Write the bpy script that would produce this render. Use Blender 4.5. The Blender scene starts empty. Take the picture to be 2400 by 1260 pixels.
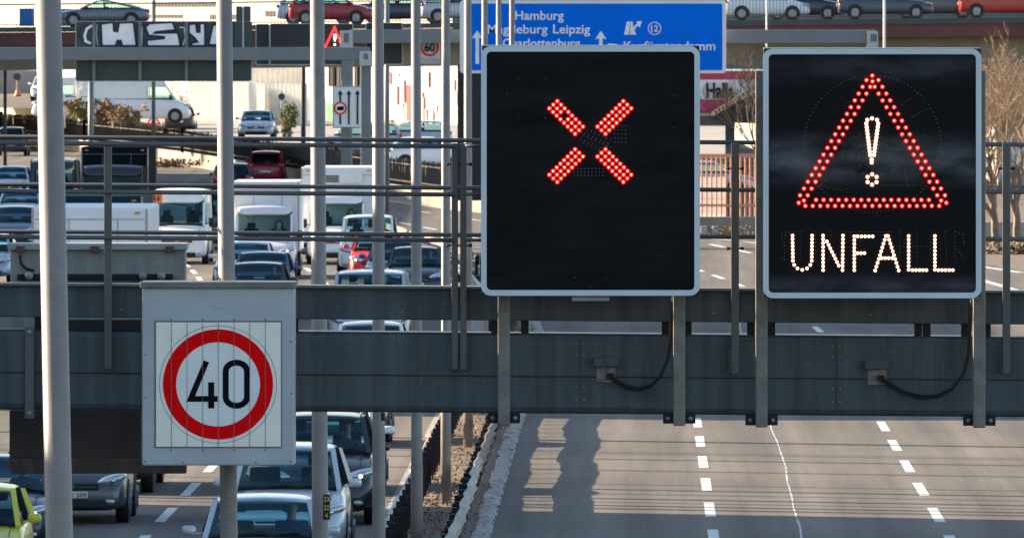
import bpy, bmesh, math, random
from mathutils import Vector, Matrix
random.seed(7)
# ------------------------------------------------------------------ camera, light
F = 26666.7           # focal length in photograph pixels (2400 wide)
VX, VY, CH = 1500.0, 46.0, 8.0
sc = bpy.context.scene
cam = bpy.data.cameras.new("camera"); camo = bpy.data.objects.new("camera", cam)
sc.collection.objects.link(camo); sc.camera = camo
camo.location = (0, 0, CH); camo.rotation_euler = (math.radians(90), 0, 0)
cam.sensor_width = 36; cam.lens = 400
cam.shift_x = (1200 - VX) / 2400; cam.shift_y = (VY - 630) / 2400
cam.clip_start = 1; cam.clip_end = 6000
cam.dof.use_dof = True; cam.dof.focus_distance = 90; cam.dof.aperture_fstop = 30
sc.render.resolution_x = 1024; sc.render.resolution_y = 537
w = bpy.data.worlds.new("World"); sc.world = w; w.use_nodes = True
nt = w.node_tree; bg = nt.nodes["Background"]
sky = nt.nodes.new("ShaderNodeTexSky"); sky.sky_type = 'NISHITA'; sky.sun_disc = False
SUN_EL, SUN_AZ = math.radians(19), math.radians(22)
sdir = Vector((-math.cos(SUN_AZ) * math.cos(SUN_EL), math.sin(SUN_AZ) * math.cos(SUN_EL), math.sin(SUN_EL)))
sky.sun_elevation = SUN_EL; sky.sun_rotation = math.atan2(sdir.x, sdir.y)
nt.links.new(sky.outputs[0], bg.inputs[0]); bg.inputs[1].default_value = 0.082
sun = bpy.data.lights.new("sun", 'SUN'); suno = bpy.data.objects.new("sun", sun); sc.collection.objects.link(suno)
sun.energy = 5.0; sun.angle = math.radians(0.5); sun.color = (1.0, 0.79, 0.56)
suno.rotation_euler = sdir.to_track_quat('Z', 'Y').to_euler(); suno.location = (0, 0, 60)
sc.view_settings.view_transform = 'Standard'; sc.view_settings.look = 'None'
sc.view_settings.exposure = 1.85; sc.view_settings.gamma = 1

# ------------------------------------------------------------------ materials
MATS = {}
def nodes_of(name):
    m = bpy.data.materials.new(name); m.use_nodes = True
    return m, m.node_tree, m.node_tree.nodes["Principled BSDF"]
def mat(name, col, rough=0.6, metal=0.0, var=0.12, scale=3.0, coat=0.0, stretch=None, bump=0.0, spec=0.5):
    if name in MATS: return MATS[name]
    m, t, p = nodes_of(name)
    tc = t.nodes.new("ShaderNodeTexCoord"); mp = t.nodes.new("ShaderNodeMapping"); n = t.nodes.new("ShaderNodeTexNoise")
    g = t.nodes.new("ShaderNodeNewGeometry")
    t.links.new(g.outputs['Position'], mp.inputs[0]); t.links.new(mp.outputs[0], n.inputs['Vector'])
    if stretch: mp.inputs['Scale'].default_value = stretch
    n.inputs['Scale'].default_value = scale; n.inputs['Detail'].default_value = 5; n.inputs['Roughness'].default_value = 0.65
    r = t.nodes.new("ShaderNodeValToRGB"); e = r.color_ramp.elements
    e[0].position = 0.3; e[1].position = 0.7
    e[0].color = tuple(c * (1 - var) for c in col) + (1,); e[1].color = tuple(min(1, c * (1 + var)) for c in col) + (1,)
    t.links.new(n.outputs['Fac'], r.inputs[0]); t.links.new(r.outputs[0], p.inputs['Base Color'])
    p.inputs['Roughness'].default_value = rough; p.inputs['Metallic'].default_value = metal
    p.inputs['Coat Weight'].default_value = coat; p.inputs['Coat Roughness'].default_value = 0.06
    p.inputs['Specular IOR Level'].default_value = spec
    if bump:
        b = t.nodes.new("ShaderNodeBump"); b.inputs['Strength'].default_value = bump; b.inputs['Distance'].default_value = 0.05
        t.links.new(n.outputs['Fac'], b.inputs['Height']); t.links.new(b.outputs[0], p.inputs['Normal'])
    MATS[name] = m; return m
def emit(name, col, s):
    if name in MATS: return MATS[name]
    m, t, p = nodes_of(name)
    p.inputs['Base Color'].default_value = (col[0] * .3, col[1] * .3, col[2] * .3, 1)
    p.inputs['Emission Color'].default_value = (*col, 1); p.inputs['Emission Strength'].default_value = s
    MATS[name] = m; return m
def glass(name, tint, refl=0.10):
    if name in MATS: return MATS[name]
    m, t, p = nodes_of(name); t.nodes.remove(p)
    out = t.nodes["Material Output"]
    tr = t.nodes.new("ShaderNodeBsdfTransparent"); tr.inputs[0].default_value = (*tint, 1)
    gl = t.nodes.new("ShaderNodeBsdfGlossy"); gl.inputs['Roughness'].default_value = 0.03; gl.inputs[0].default_value = (.55, .85, .95, 1)
    mx = t.nodes.new("ShaderNodeMixShader"); fr = t.nodes.new("ShaderNodeFresnel"); fr.inputs[0].default_value = 1.42
    ad = t.nodes.new("ShaderNodeMath"); ad.operation = 'ADD'; ad.inputs[1].default_value = refl
    t.links.new(fr.outputs[0], ad.inputs[0]); t.links.new(ad.outputs[0], mx.inputs[0])
    t.links.new(tr.outputs[0], mx.inputs[1]); t.links.new(gl.outputs[0], mx.inputs[2]); t.links.new(mx.outputs[0], out.inputs[0])
    MATS[name] = m; return m
def paint(name, col, metal=0.0, rough=0.35):
    return mat("paint_" + name, col, rough, metal, 0.05, 1.5, 0.6)
M_asph = mat("asphalt", (.130, .120, .109), .9, 0, .26, 1.0, stretch=(1.9, .03, 1), bump=.0, spec=.2)
def tune_asphalt():
    t = M_asph.node_tree; p = t.nodes["Principled BSDF"]; ramp = [n for n in t.nodes if n.type == 'VALTORGB'][0]
    g = t.nodes.new("ShaderNodeNewGeometry"); n2 = t.nodes.new("ShaderNodeTexNoise"); n2.inputs['Scale'].default_value = 9
    n2.inputs['Detail'].default_value = 6
    n3 = t.nodes.new("ShaderNodeTexNoise"); n3.inputs['Scale'].default_value = .12; n3.inputs['Detail'].default_value = 4
    for n in (n2, n3): t.links.new(g.outputs['Position'], n.inputs['Vector'])
    last = ramp.outputs[0]
    for n, f in ((n2, .22), (n3, .35)):
        mx = t.nodes.new("ShaderNodeMix"); mx.data_type = 'RGBA'; mx.blend_type = 'OVERLAY'; mx.inputs[0].default_value = f
        t.links.new(last, mx.inputs[6]); t.links.new(n.outputs['Fac'], mx.inputs[7]); last = mx.outputs[2]
    sp = t.nodes.new("ShaderNodeSeparateXYZ"); t.links.new(g.outputs['Position'], sp.inputs[0])
    mu = t.nodes.new("ShaderNodeMath"); mu.operation = 'MULTIPLY_ADD'; mu.inputs[1].default_value = 2 * math.pi / 1.82; mu.inputs[2].default_value = -3.9; t.links.new(sp.outputs[0], mu.inputs[0])
    co = t.nodes.new("ShaderNodeMath"); co.operation = 'COSINE'; t.links.new(mu.outputs[0], co.inputs[0])
    mr = t.nodes.new("ShaderNodeMapRange"); mr.inputs[1].default_value = -1; mr.inputs[2].default_value = 1; mr.inputs[3].default_value = .43; mr.inputs[4].default_value = .54; t.links.new(co.outputs[0], mr.inputs[0])
    mx = t.nodes.new("ShaderNodeMix"); mx.data_type = 'RGBA'; mx.blend_type = 'OVERLAY'; mx.inputs[0].default_value = 1; t.links.new(last, mx.inputs[6]); t.links.new(mr.outputs[0], mx.inputs[7]); last = mx.outputs[2]
    t.links.new(last, p.inputs['Base Color'])
tune_asphalt()
M_white = mat("road_paint", (.60, .60, .58), .7, 0, .35, 7)
M_dirt = mat("dirt", (.13, .10, .075), .95, 0, .45, 2.2, bump=.6)
M_conc = mat("concrete", (.34, .32, .29), .9, 0, .2, 2.0, bump=.2)
M_kerb = mat("kerb_stone", (.27, .265, .26), .85, 0, .6, 5.0, bump=.5)
M_steel = mat("galvanised", (.30, .29, .27), .55, .45, .22, 5)
M_pole = mat("pole_paint", (.22, .20, .185), .5, .0, .20, 2.2)
M_gantry = mat("gantry_paint", (.056, .074, .086), .6, 0, .42, 1.6, stretch=(5, 1, .35))
M_gantry2 = mat("gantry_rail", (.085, .092, .098), .42, .2, .15, 4)
M_black = mat("black_rubber", (.010, .010, .011), .65, 0, .1, 5)
M_dark = mat("dark_trim", (.016, .017, .019), .6, 0, .1, 3, spec=.25)
M_int = mat("car_interior", (.014, .015, .018), .85, 0, .15, 5)
M_frame = mat("sign_frame", (.60, .68, .72), .4, 0, .08, 2)
M_house = mat("housing_grey", (.43, .47, .50), .5, .1, .10, 2.5)
M_glass = glass("windscreen_glass", (.58, .80, .82), .0)
M_lamp = mat("lamp_glass", (.55, .58, .6), .12, .6, .2, 12, .5)
M_chrome = mat("chrome", (.6, .6, .6), .15, 1, .05, 5)
M_rim = mat("alloy", (.35, .36, .38), .35, .8, .1, 5)
M_tail = mat("tail_light_red", (.45, .01, .015), .2, 0, .1, 8, .6)
M_plate = mat("plate_white", (.75, .75, .72), .5, 0, .05, 3)
M_skin = mat("skin", (.62, .38, .28), .6, 0, .08, 6)
M_head = emit("headlight_on", (1, .90, .72), 2.2)
M_ind = emit("indicator_amber", (1, .55, .05), 2.5)

# ------------------------------------------------------------------ mesh helpers
OFF = {}
def px(x, y, d): return Vector(((x - VX) * d / F, d, CH - (y - VY) * d / F))
def tag(o, label=None, cat=None, group=None, kind=None):
    if label: o["label"] = label
    if cat: o["category"] = cat
    if group: o["group"] = group
    if kind: o["kind"] = kind
    return o
def thing(name, loc, label, cat, group=None, rz=0):
    o = bpy.data.objects.new(name, None); sc.collection.objects.link(o)
    o.location = loc; o.rotation_euler = (0, 0, rz); o.empty_display_size = .3
    OFF[o.name] = Vector(loc); return tag(o, label, cat, group)
class MB:
    def __init__(s): s.bm = bmesh.new()
    def faces(s, pts, fs):
        v = [s.bm.verts.new(p) for p in pts]
        for f in fs:
            try: s.bm.faces.new([v[i] for i in f])
            except ValueError: pass
        return v
    def box(s, a, b, bev=0, rot=None, piv=None):
        a = Vector(a); b = Vector(b)
        lo = Vector((min(a.x, b.x), min(a.y, b.y), min(a.z, b.z))); hi = Vector((max(a.x, b.x), max(a.y, b.y), max(a.z, b.z)))
        v = s.faces([(x, y, z) for x in (lo.x, hi.x) for y in (lo.y, hi.y) for z in (lo.z, hi.z)],
                    [(0, 1, 3, 2), (4, 6, 7, 5), (0, 4, 5, 1), (2, 3, 7, 6), (0, 2, 6, 4), (1, 5, 7, 3)])
        if bev:
            es = list({e for q in v for e in q.link_edges})
            r = bmesh.ops.bevel(s.bm, geom=es, offset=bev, segments=2, affect='EDGES', profile=.5)
            v = r['verts']
        if rot is not None:
            bmesh.ops.rotate(s.bm, verts=v, cent=piv or (lo + hi) / 2, matrix=rot)
        return s
    def bar(s, p, q, wx, wy, up=(0, 0, 1)):
        p = Vector(p); q = Vector(q); d = (q - p).normalized(); u = Vector(up)
        if abs(d.dot(u)) > .98: u = Vector((0, 1, 0))
        sx = d.cross(u).normalized(); sy = sx.cross(d).normalized()
        pts = [c + sx * i * wx / 2 + sy * j * wy / 2 for c in (p, q) for i, j in ((-1, -1), (1, -1), (1, 1), (-1, 1))]
        s.faces(pts, [(0, 1, 2, 3), (7, 6, 5, 4), (0, 4, 5, 1), (1, 5, 6, 2), (2, 6, 7, 3), (3, 7, 4, 0)]); return s
    def tube(s, pts, r, n=8, r2=None, cap=True):
        pts = [Vector(p) for p in pts]; rings = []
        u0 = None
        for i, p in enumerate(pts):
            d = (pts[min(i + 1, len(pts) - 1)] - pts[max(i - 1, 0)]).normalized()
            if u0 is None:
                u0 = Vector((0, 0, 1)) if abs(d.z) < .9 else Vector((1, 0, 0))
            a = d.cross(u0).normalized(); b = a.cross(d).normalized(); u0 = b
            rr = r if r2 is None else r + (r2 - r) * i / (len(pts) - 1)
            if isinstance(r, (list, tuple)): rr = r[i]
            rings.append([s.bm.verts.new(p + (a * math.cos(2 * math.pi * k / n) + b * math.sin(2 * math.pi * k / n)) * rr) for k in range(n)])
        for i in range(len(rings) - 1):
            for k in range(n): s.bm.faces.new((rings[i][k], rings[i][(k + 1) % n], rings[i + 1][(k + 1) % n], rings[i + 1][k]))
        if cap and n > 2:
            s.bm.faces.new(rings[0][::-1]); s.bm.faces.new(rings[-1])
        return s
    def prism(s, poly, y0, y1):     # poly = [(X,Z)..], extruded along Y
        n = len(poly)
        v = [s.bm.verts.new((x, y0, z)) for x, z in poly] + [s.bm.verts.new((x, y1, z)) for x, z in poly]
        s.bm.faces.new(v[:n]); s.bm.faces.new(v[n:][::-1])
        for i in range(n): s.bm.faces.new((v[i], v[n + i], v[n + (i + 1) % n], v[(i + 1) % n]))
        return s
    def pp(s, pts, d, t=.02):        # polygon given by image points, placed at distance d, thickness t towards the back
        return s.prism([(px(x, y, d).x, px(x, y, d).z) for x, y in pts], d, d + t)
    def stroke(s, pts, wpx, d, t=.01, closed=False):
        P = [Vector((p[0], p[1])) for p in pts]; n = len(P); L = []; R = []
        for i in range(n):
            a = P[(i - 1) % n] if (closed or i > 0) else None; b = P[(i + 1) % n] if (closed or i < n - 1) else None
            d1 = (P[i] - a).normalized() if a is not None else None; d2 = (b - P[i]).normalized() if b is not None else None
            if d1 is None: d1 = d2
            if d2 is None: d2 = d1
            n1 = Vector((-d1.y, d1.x)); n2 = Vector((-d2.y, d2.x)); m = (n1 + n2)
            m = m.normalized() if m.length > 1e-6 else n1
            k = wpx / 2 / max(.4, m.dot(n1)); L.append(P[i] + m * k); R.append(P[i] - m * k)
        def V(p, y): q = px(p.x, p.y, d); return s.bm.verts.new((q.x, y, q.z))
        vl = [V(p, d) for p in L]; vr = [V(p, d) for p in R]; bl = [V(p, d + t) for p in L]; br = [V(p, d + t) for p in R]
        for i in range(n if closed else n - 1):
            j = (i + 1) % n
            for q in ((vl[i], vl[j], vr[j], vr[i]), (bl[i], br[i], br[j], bl[j]), (vl[i], bl[i], bl[j], vl[j]), (vr[i], vr[j], br[j], br[i])): s.bm.faces.new(q)
        if not closed:
            s.bm.faces.new((vl[0], vr[0], br[0], bl[0])); s.bm.faces.new((vl[-1], bl[-1], br[-1], vr[-1]))
        return s
    def disc(s, x, y, r, d, t=.006, n=10, ry=None):
        ry = ry or r
        return s.pp([(x + r * math.cos(2 * math.pi * k / n), y + ry * math.sin(2 * math.pi * k / n)) for k in range(n)], d, t)
    def ring(s, x, y, r0, r1, d, t=.006, n=48):
        return s.stroke([(x + (r0 + r1) / 2 * math.cos(2 * math.pi * k / n), y + (r0 + r1) / 2 * math.sin(2 * math.pi * k / n)) for k in range(n)], abs(r1 - r0), d, t, True)
    def ball(s, c, r, seg=10, rg=7):
        c = Vector(c); r = Vector(r) if not isinstance(r, (int, float)) else Vector((r, r, r))
        m = Matrix.Translation(c) @ Matrix.Diagonal((*r, 1))
        bmesh.ops.create_uvsphere(s.bm, u_segments=seg, v_segments=rg, radius=1, matrix=m); return s
    def loft(s, rings, cap=True, closed=True):
        R = [[s.bm.verts.new(p) for p in r] for r in rings]; n = len(R[0])
        for i in range(len(R) - 1):
            for k in range(n if closed else n - 1): s.bm.faces.new((R[i][k], R[i][(k + 1) % n], R[i + 1][(k + 1) % n], R[i + 1][k]))
        if cap: s.bm.faces.new(R[0][::-1]); s.bm.faces.new(R[-1])
        return s
    def join_mesh(s, me, M=None):
        n0 = len(s.bm.verts); s.bm.from_mesh(me); s.bm.verts.ensure_lookup_table()
        if M is not None: bmesh.ops.transform(s.bm, matrix=M, verts=s.bm.verts[n0:])
        return s
    def build(s, name, m, parent=None, smooth=False, local=False, base=True, sub=0, fix=True):
        if fix: bmesh.ops.recalc_face_normals(s.bm, faces=s.bm.faces)
        me = bpy.data.meshes.new(name); off = Vector((0, 0, 0))
        if parent is None and not local and base and s.bm.verts:
            xs = [v.co.x for v in s.bm.verts]; ys = [v.co.y for v in s.bm.verts]; zs = [v.co.z for v in s.bm.verts]
            off = Vector(((min(xs) + max(xs)) / 2, (min(ys) + max(ys)) / 2, min(zs)))
        elif parent is not None and not local: off = OFF.get(parent.name, Vector((0, 0, 0)))
        if off.length: bmesh.ops.translate(s.bm, verts=s.bm.verts, vec=-off)
        s.bm.to_mesh(me); s.bm.free()
        if smooth:
            for p in me.polygons: p.use_smooth = True
        for q in (m if isinstance(m, (list, tuple)) else [m]): me.materials.append(q)
        o = bpy.data.objects.new(name, me); sc.collection.objects.link(o)
        if parent is not None: o.parent = parent
        else: o.location = off
        OFF[o.name] = off
        if sub:
            sm = o.modifiers.new("subsurf", 'SUBSURF'); sm.levels = sub; sm.render_levels = sub
        return o
def text_mesh(txt, bold=0.0, ext=.02):
    c = bpy.data.curves.new("t", 'FONT'); c.body = txt; c.extrude = ext; c.offset = bold; c.resolution_u = 4
    o = bpy.data.objects.new("t", c); sc.collection.objects.link(o)
    bpy.context.view_layer.update()
    me = bpy.data.meshes.new_from_object(o.evaluated_get(bpy.context.evaluated_depsgraph_get()))
    bpy.data.objects.remove(o); return me
def text(mb, txt, x0, x1, ytop, ybase, d, t=.01, bold=.0, rot=0):
    """letters fitted between image columns x0..x1; ytop is the top of a capital, ybase the baseline"""
    me = text_mesh(txt, bold); xs = [v.co.x for v in me.vertices]; a, b = min(xs), max(xs)
    sx = (px(x1, 0, d).x - px(x0, 0, d).x) / (b - a); caph = .69
    sz = (px(0, ytop, d).z - px(0, ybase, d).z) / caph
    for v in me.vertices:
        X = px(x0, 0, d).x + (v.co.x - a) * sx; Z = px(0, ybase, d).z + v.co.y * sz
        Y = d + (0 if v.co.z > 0 else t); v.co = (X, Y, Z)
    mb.join_mesh(me); return mb
def rrect(x0, y0, x1, y1, r, n=6):
    o = []
    for cx, cy, a0 in ((x1 - r, y0 + r, -90), (x1 - r, y1 - r, 0), (x0 + r, y1 - r, 90), (x0 + r, y0 + r, 180)):
        for k in range(n + 1):
            a = math.radians(a0 + 90 * k / n); o.append((cx + r * math.cos(a), cy + r * math.sin(a)))
    return o

# ------------------------------------------------------------------ the road
def shift(d): return -((d - 270) ** 2) / 3000 if d > 270 else 0.0
DS = [20, 60, 100, 140, 170, 200, 230, 260, 280, 300, 320, 340, 360, 380, 400, 420, 440, 460, 480, 500, 530, 560, 600, 650, 700]
def lerp(x, tb):
    for (a, b), (c, e) in zip(tb, tb[1:]):
        if x <= c: return b + (e - b) * max(0, (x - a)) / (c - a)
    return tb[-1][1]
def strip(name, fa, fb, z, m, ds=DS):
    mb = MB(); pts = []
    for d in ds: pts += [(fa(d) + shift(d), d, z), (fb(d) + shift(d), d, z)]
    mb.faces(pts, [(2 * i, 2 * i + 1, 2 * i + 3, 2 * i + 2) for i in range(len(ds) - 1)])
    return tag(mb.build(name, m, base=False), kind='structure')
g = MB(); g.faces([(-1500, -50, -.03), (1500, -50, -.03), (1500, 4000, -.03), (-1500, 4000, -.03)], [(0, 1, 2, 3)])
tag(g.build("ground", M_dirt, base=False), kind='structure')
redge = lambda d: lerp(d, [(0, 13), (372, 15.5), (415, 10.2), (480, 7.5), (520, 7.5), (560, 11), (630, 17), (700, 26)])
strip("carriageway_left", lambda d: -15.6 - max(0, d - 360) * .03, lambda d: -3.8, 0, M_asph)
strip("carriageway_right", lambda d: -2.45, redge, 0, M_asph)
# markings
mk = MB()
def dash(mb, xb, d0, d1, wd, z=.004):
    n = max(1, int((d1 - d0) / 3)); pts = []
    for i in range(n + 1):
        d = d0 + (d1 - d0) * i / n; pts += [(xb + shift(d) - wd / 2, d, z), (xb + shift(d) + wd / 2, d, z)]
    mb.faces(pts, [(2 * i, 2 * i + 1, 2 * i + 3, 2 * i + 2) for i in range(n)])
for xb, ph, wd in ((1.14, 226, .17), (4.79, 224, .17), (-7.66, 204, .17), (-11.4, 201, .17)):
    for n in range(-12, 30):
        c = ph + 10 * n - 0.0
        if 60 < c < 480: dash(mk, xb, c - 2.65, c + 2.65, wd)
for n in range(0, 14): dash(mk, 8.6, 290 + n * 10, 295.3 + n * 10, .2)
dash(mk, -15.0, 60, 560, .25); dash(mk, 12.6, 300, 385, .25)
pts = []
for d in range(60, 560, 8): pass
# right-hand edge line that follows the road edge
for a, b in zip(DS[12:], DS[13:]):
    if b > 640: break
    p = [(redge(q) - .8 + shift(q), q) for q in (a, b)]
    mk.faces([(p[0][0], p[0][1], .004), (p[0][0] + .25, p[0][1], .004), (p[1][0] + .25, p[1][1], .004), (p[1][0], p[1][1], .004)], [(0, 1, 2, 3)])
tag(mk.build("road_markings", M_white, base=False), kind='structure')
# ragged sealed joint along the right carriageway
mb = MB(); pts = []; d = 120.0; xx = 2.5; r2 = random.Random(3)
while d < 300:
    base = lerp(d, [(120, 2.42), (176, 2.48), (190, 2.56), (200, 2.58), (225, 2.60), (300, 2.62)])
    xx = base + .022 * math.sin(d / 5.3) + .008 * math.sin(d / 1.9 + 1) + r2.uniform(-.005, .005); wd = r2.uniform(.012, .042); pts += [(xx - wd / 2, d, .004), (xx + wd / 2, d, .004)]; d += r2.uniform(.4, .8)
mb.faces(pts, [(2 * i, 2 * i + 1, 2 * i + 3, 2 * i + 2) for i in range(len(pts) // 2 - 1)])
tag(mb.build("sealed_joint", mat("sealant", (.45, .46, .47), .6, 0, .4, 6), base=False), kind='structure')
# median strip and gutter stones
strip("median", lambda d: -3.8, lambda d: -2.45, .05, M_dirt)
strip("gutter", lambda d: -4.15, lambda d: -3.8, .006, M_kerb)
mb = MB(); d = 100.0; r2 = random.Random(5); rings = []
while d < 470:
    x0 = -2.60 + shift(d) + r2.uniform(-.03, .03); x1 = -2.32 + shift(d) + r2.choice((-.05, .0, .01, .02)) + r2.uniform(-.012, .012); z = .075 + r2.uniform(-.02, .015)
    rings.append([(x0, d, 0), (x0 + .03, d, z + .015), (x1 - .07, d, z + .01), (x1 - .03, d, z * .5), (x1, d, .003)]); d += r2.uniform(.35, .7)
mb.loft(rings, cap=False, closed=False)
tag(mb.build("kerb", M_kerb, base=False), kind='structure')
# dead leaves and tufts in the median
mb = MB(); r2 = random.Random(11)
for i in range(7000):
    d = 120 + 240 * r2.random() ** 1.3
    x = (r2.uniform(-3.7, -2.72) if r2.random() < .93 else r2.uniform(-2.8, -2.35)) + shift(d); z = r2.uniform(.06, .12)
    a = r2.uniform(0, 6.28); s = r2.uniform(.012, .032); tl = r2.uniform(-.03, .06)
    mb.faces([(x + s * math.cos(a), d + s * math.sin(a), z), (x - s * math.sin(a), d + s * math.cos(a), z + tl), (x - s * math.cos(a), d - s * math.sin(a), z), (x + s * math.sin(a), d - s * math.cos(a), z - tl * .4)], [(0, 1, 2, 3)])
tag(mb.build("leaf_litter", mat("dead_leaf", (.24, .15, .085), .9, 0, .6, 9)), "brown dead leaves and litter lying between the two crash barriers", "leaf litter", kind='stuff')

# ------------------------------------------------------------------ crash barriers
def guard_rail(label, xb, wav, d0, d1, seed, beam_mat, side, zr=(.47, .71)):
    r = random.Random(seed); root = thing("guard_rail", (xb, d0, 0), label, "crash barrier", "crash barriers along the median")
    prof = [(a, zr[0] + (zr[1] - zr[0]) * b) for a, b in ((0, 0), (.05, .12), (.07, .27), (.02, .42), (.02, .55), (.07, .70), (.05, .88), (0, 1))]
    prof = [(side * a, z) for a, z in prof] + [(side * a - side * .03, z) for a, z in prof[::-1]]
    mb = MB(); rings = []; d = d0; ph = r.uniform(0, 6); zg = [r.uniform(-1, 1) for _ in range(200)]
    while d <= d1:
        q = (d - d0) / 4.0; x = xb + shift(d) + wav * (zg[int(q)] * .5 + ((q % 1) - .5) * 1.1 + r.uniform(-.12, .12))
        dz = wav * .35 * math.sin(d / 2.3 + 2)
        rings.append([(x + a, d, z + dz) for a, z in prof]); d += 1.33
    mb.loft(rings); mb.bm.faces.ensure_lookup_table()
    for f in mb.bm.faces:
        c = f.calc_center_median(); f.material_index = 1 if math.sin(int((c.y - d0) / 4) * 12.9) > .25 else 0
    mb.build("beam", [beam_mat, mat("barrier_rusty", (.17, .115, .09), .7, 0, .4, 3)], root)
    d = d0 + 1; n = 0
    while d < d1 and n < 96:
        mb = MB(); x = xb + shift(d) - side * .10; h = r.uniform(.60, .70); t = r.uniform(-.03, .03)
        mb.box((x - .05, d - .03, 0), (x + .05, d + .03, h)); mb.box((x - .02, d - .06, .42), (x + side * .08, d + .06, .70))
        mb.build("post", M_dark, root); d += 2.2 if d < 280 else 4.0; n += 1
guard_rail("rusty buckled crash barrier beside the empty right-hand lanes", -2.70, .045, 110, 470, 4, mat("barrier_pale", (.27, .235, .21), .55, .2, .40, 1.0, stretch=(1, .35, 1)), 1)
guard_rail("grey crash barrier beside the queue of oncoming cars", -3.72, .03, 110, 470, 9, mat("barrier_grey", (.28, .27, .26), .5, .3, .22, 1.0, stretch=(1, .35, 1)), -1, (.36, .645))

# ------------------------------------------------------------------ lamp posts in the median
PR = [(126, 112, 138, 6.3, "blurred lamp post nearest the camera, at the far left of the photo"),
      (531, 525, 536, 3.9, "lamp post passing behind the round 40 sign"),
      (747, 743, 750, 3.6, "lamp post just right of the 40 sign, carrying a small black number plate"),
      (887, 886, 888, 2.75, "third lamp post to the right of the 40 sign's right edge"),
      (976, 975, 977, 2.4, "lamp post second to the left of the double railing post"),
      (1045, 1045, 1045, 2.2, "lamp post immediately left of the double railing post"),
      (1097, 1097, 1098, 2.0, "lamp post immediately right of the double railing post"),
      (1136, 1136, 1136, 1.8, "slim lamp post rising behind the left edge of the crossed-lane display"),
      (1169, 1169, 1169, 1.7, "slim lamp post second from right before the word Hamburg on the blue sign"),
      (1200, 1200, 1200, 1.6, "slim lamp post touching the H of Hamburg on the blue sign")]
for i, (xc, xt, xb, wr, lab) in enumerate(PR):
    d = F * 3.2 / (VX - xc); root = thing("street_lamp", (-3.2, d, 0.05), lab, "lamp post", "lamp posts standing in a row in the median")
    k = F / d; slope = (xb - xt) / 1260.0            # lean seen in the photo
    rr = {0: 34, 1: 21, 2: 19, 3: 15, 4: 13, 5: 11, 6: 10, 7: 8, 8: 7, 9: 7}[i] / k
    # x at height z
    def at(z, slope=slope, k=k): return Vector((-3.2 + slope * ((CH - z) - (630 - VY) / k), d, z))
    MB().tube([at(0), at(1.6), at(1.65), at(12)], [rr * 1.12, rr * 1.1, rr * 1.02, rr * .8], 20).build("pole", M_pole, root, smooth=True)
    for s in (-1, 1):
        MB().tube([at(12), at(12.5) + Vector((s * .6, 0, 0)), at(12.7) + Vector((s * 1.8, 0, 0))], .04, 8).build("arm", M_pole, root, smooth=True)
        MB().ball(at(12.7) + Vector((s * 2.1, 0, 0)), (.4, .15, .08)).build("lamp_head", M_house, root, smooth=True)
    if i == 2:
        mb = MB(); dd = d - .3; mb.pp([(757, 1158), (773, 1158), (773, 1217), (757, 1217)], dd, .02)
        pl = mb.build("number_plate", M_black, root)
        t = MB()
        for s, yt, yb, a, b in (("23", 1163, 1174, 759, 771), ("32", 1183, 1194, 759, 771), ("4", 1201, 1212, 762, 768)): text(t, s, a, b, yt, yb, dd - .012, .008, .01)
        t.build("numerals", mat("plate_yellow", (.75, .52, .08), .5), pl)
    if i == 3:
        MB().pp([(893, 966), (902, 966), (902, 985), (893, 985)], d - .25, .02).build("number_plate", M_black, root)

# ------------------------------------------------------------------ near sign gantry
DG = 88.9
def gy(y, x): return y + (x - 1200) * .0076      # the gantry falls slightly to the right
G = thing("sign_gantry", (-1, DG, 4.9), "dark grey steel sign gantry with walkway railing spanning the whole road in front", "gantry")
def gbeam(name, y0, y1, d, dep, bev, m=M_gantry, xa=-1500, xb=4200):
    mb = MB(); a0 = px(xa, gy(y0, xa), d); a1 = px(xa, gy(y1, xa), d); b0 = px(xb, gy(y0, xb), d); b1 = px(xb, gy(y1, xb), d)
    prof = lambda zt, zb: [(d + bev, zt), (d + bev * .3, zt - bev * .3), (d, zt - bev), (d, zb + bev), (d + bev * .3, zb + bev * .3), (d + bev, zb), (d + dep, zb), (d + dep, zt)]
    mb.loft([[(a0.x, y, z) for y, z in prof(a0.z, a1.z)], [(b0.x, y, z) for y, z in prof(b0.z, b1.z)]])
    return mb.build(name, m, G)
lb = gbeam("lower_beam", 781, 968, DG, .55, .05)
gbeam("upper_beam", 674, 751, DG + .05, .25, .008)
gbeam("beam_flange", 672, 678, DG - .02, .35, .002, mat("flange", (.10, .115, .125), .4, 0, .15, 2))
sm = MB(); a, b = px(-1400, gy(881, -1400), DG - .003), px(4100, gy(881, 4100), DG - .003)
sm.bar(a, b, .006, .010); sm.build("weld_seam", M_black, lb)
for x in (1160, 1230, 1560, 1612, 1760, 1808, 2152, 2172, 2262, 2313, 90, 690):
    MB().box(px(x - 9, gy(748, x), DG + .1), px(x + 9, gy(786, x), DG + .1) + Vector((0, .12, 0))).build("spacer", M_dark, G)
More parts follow.
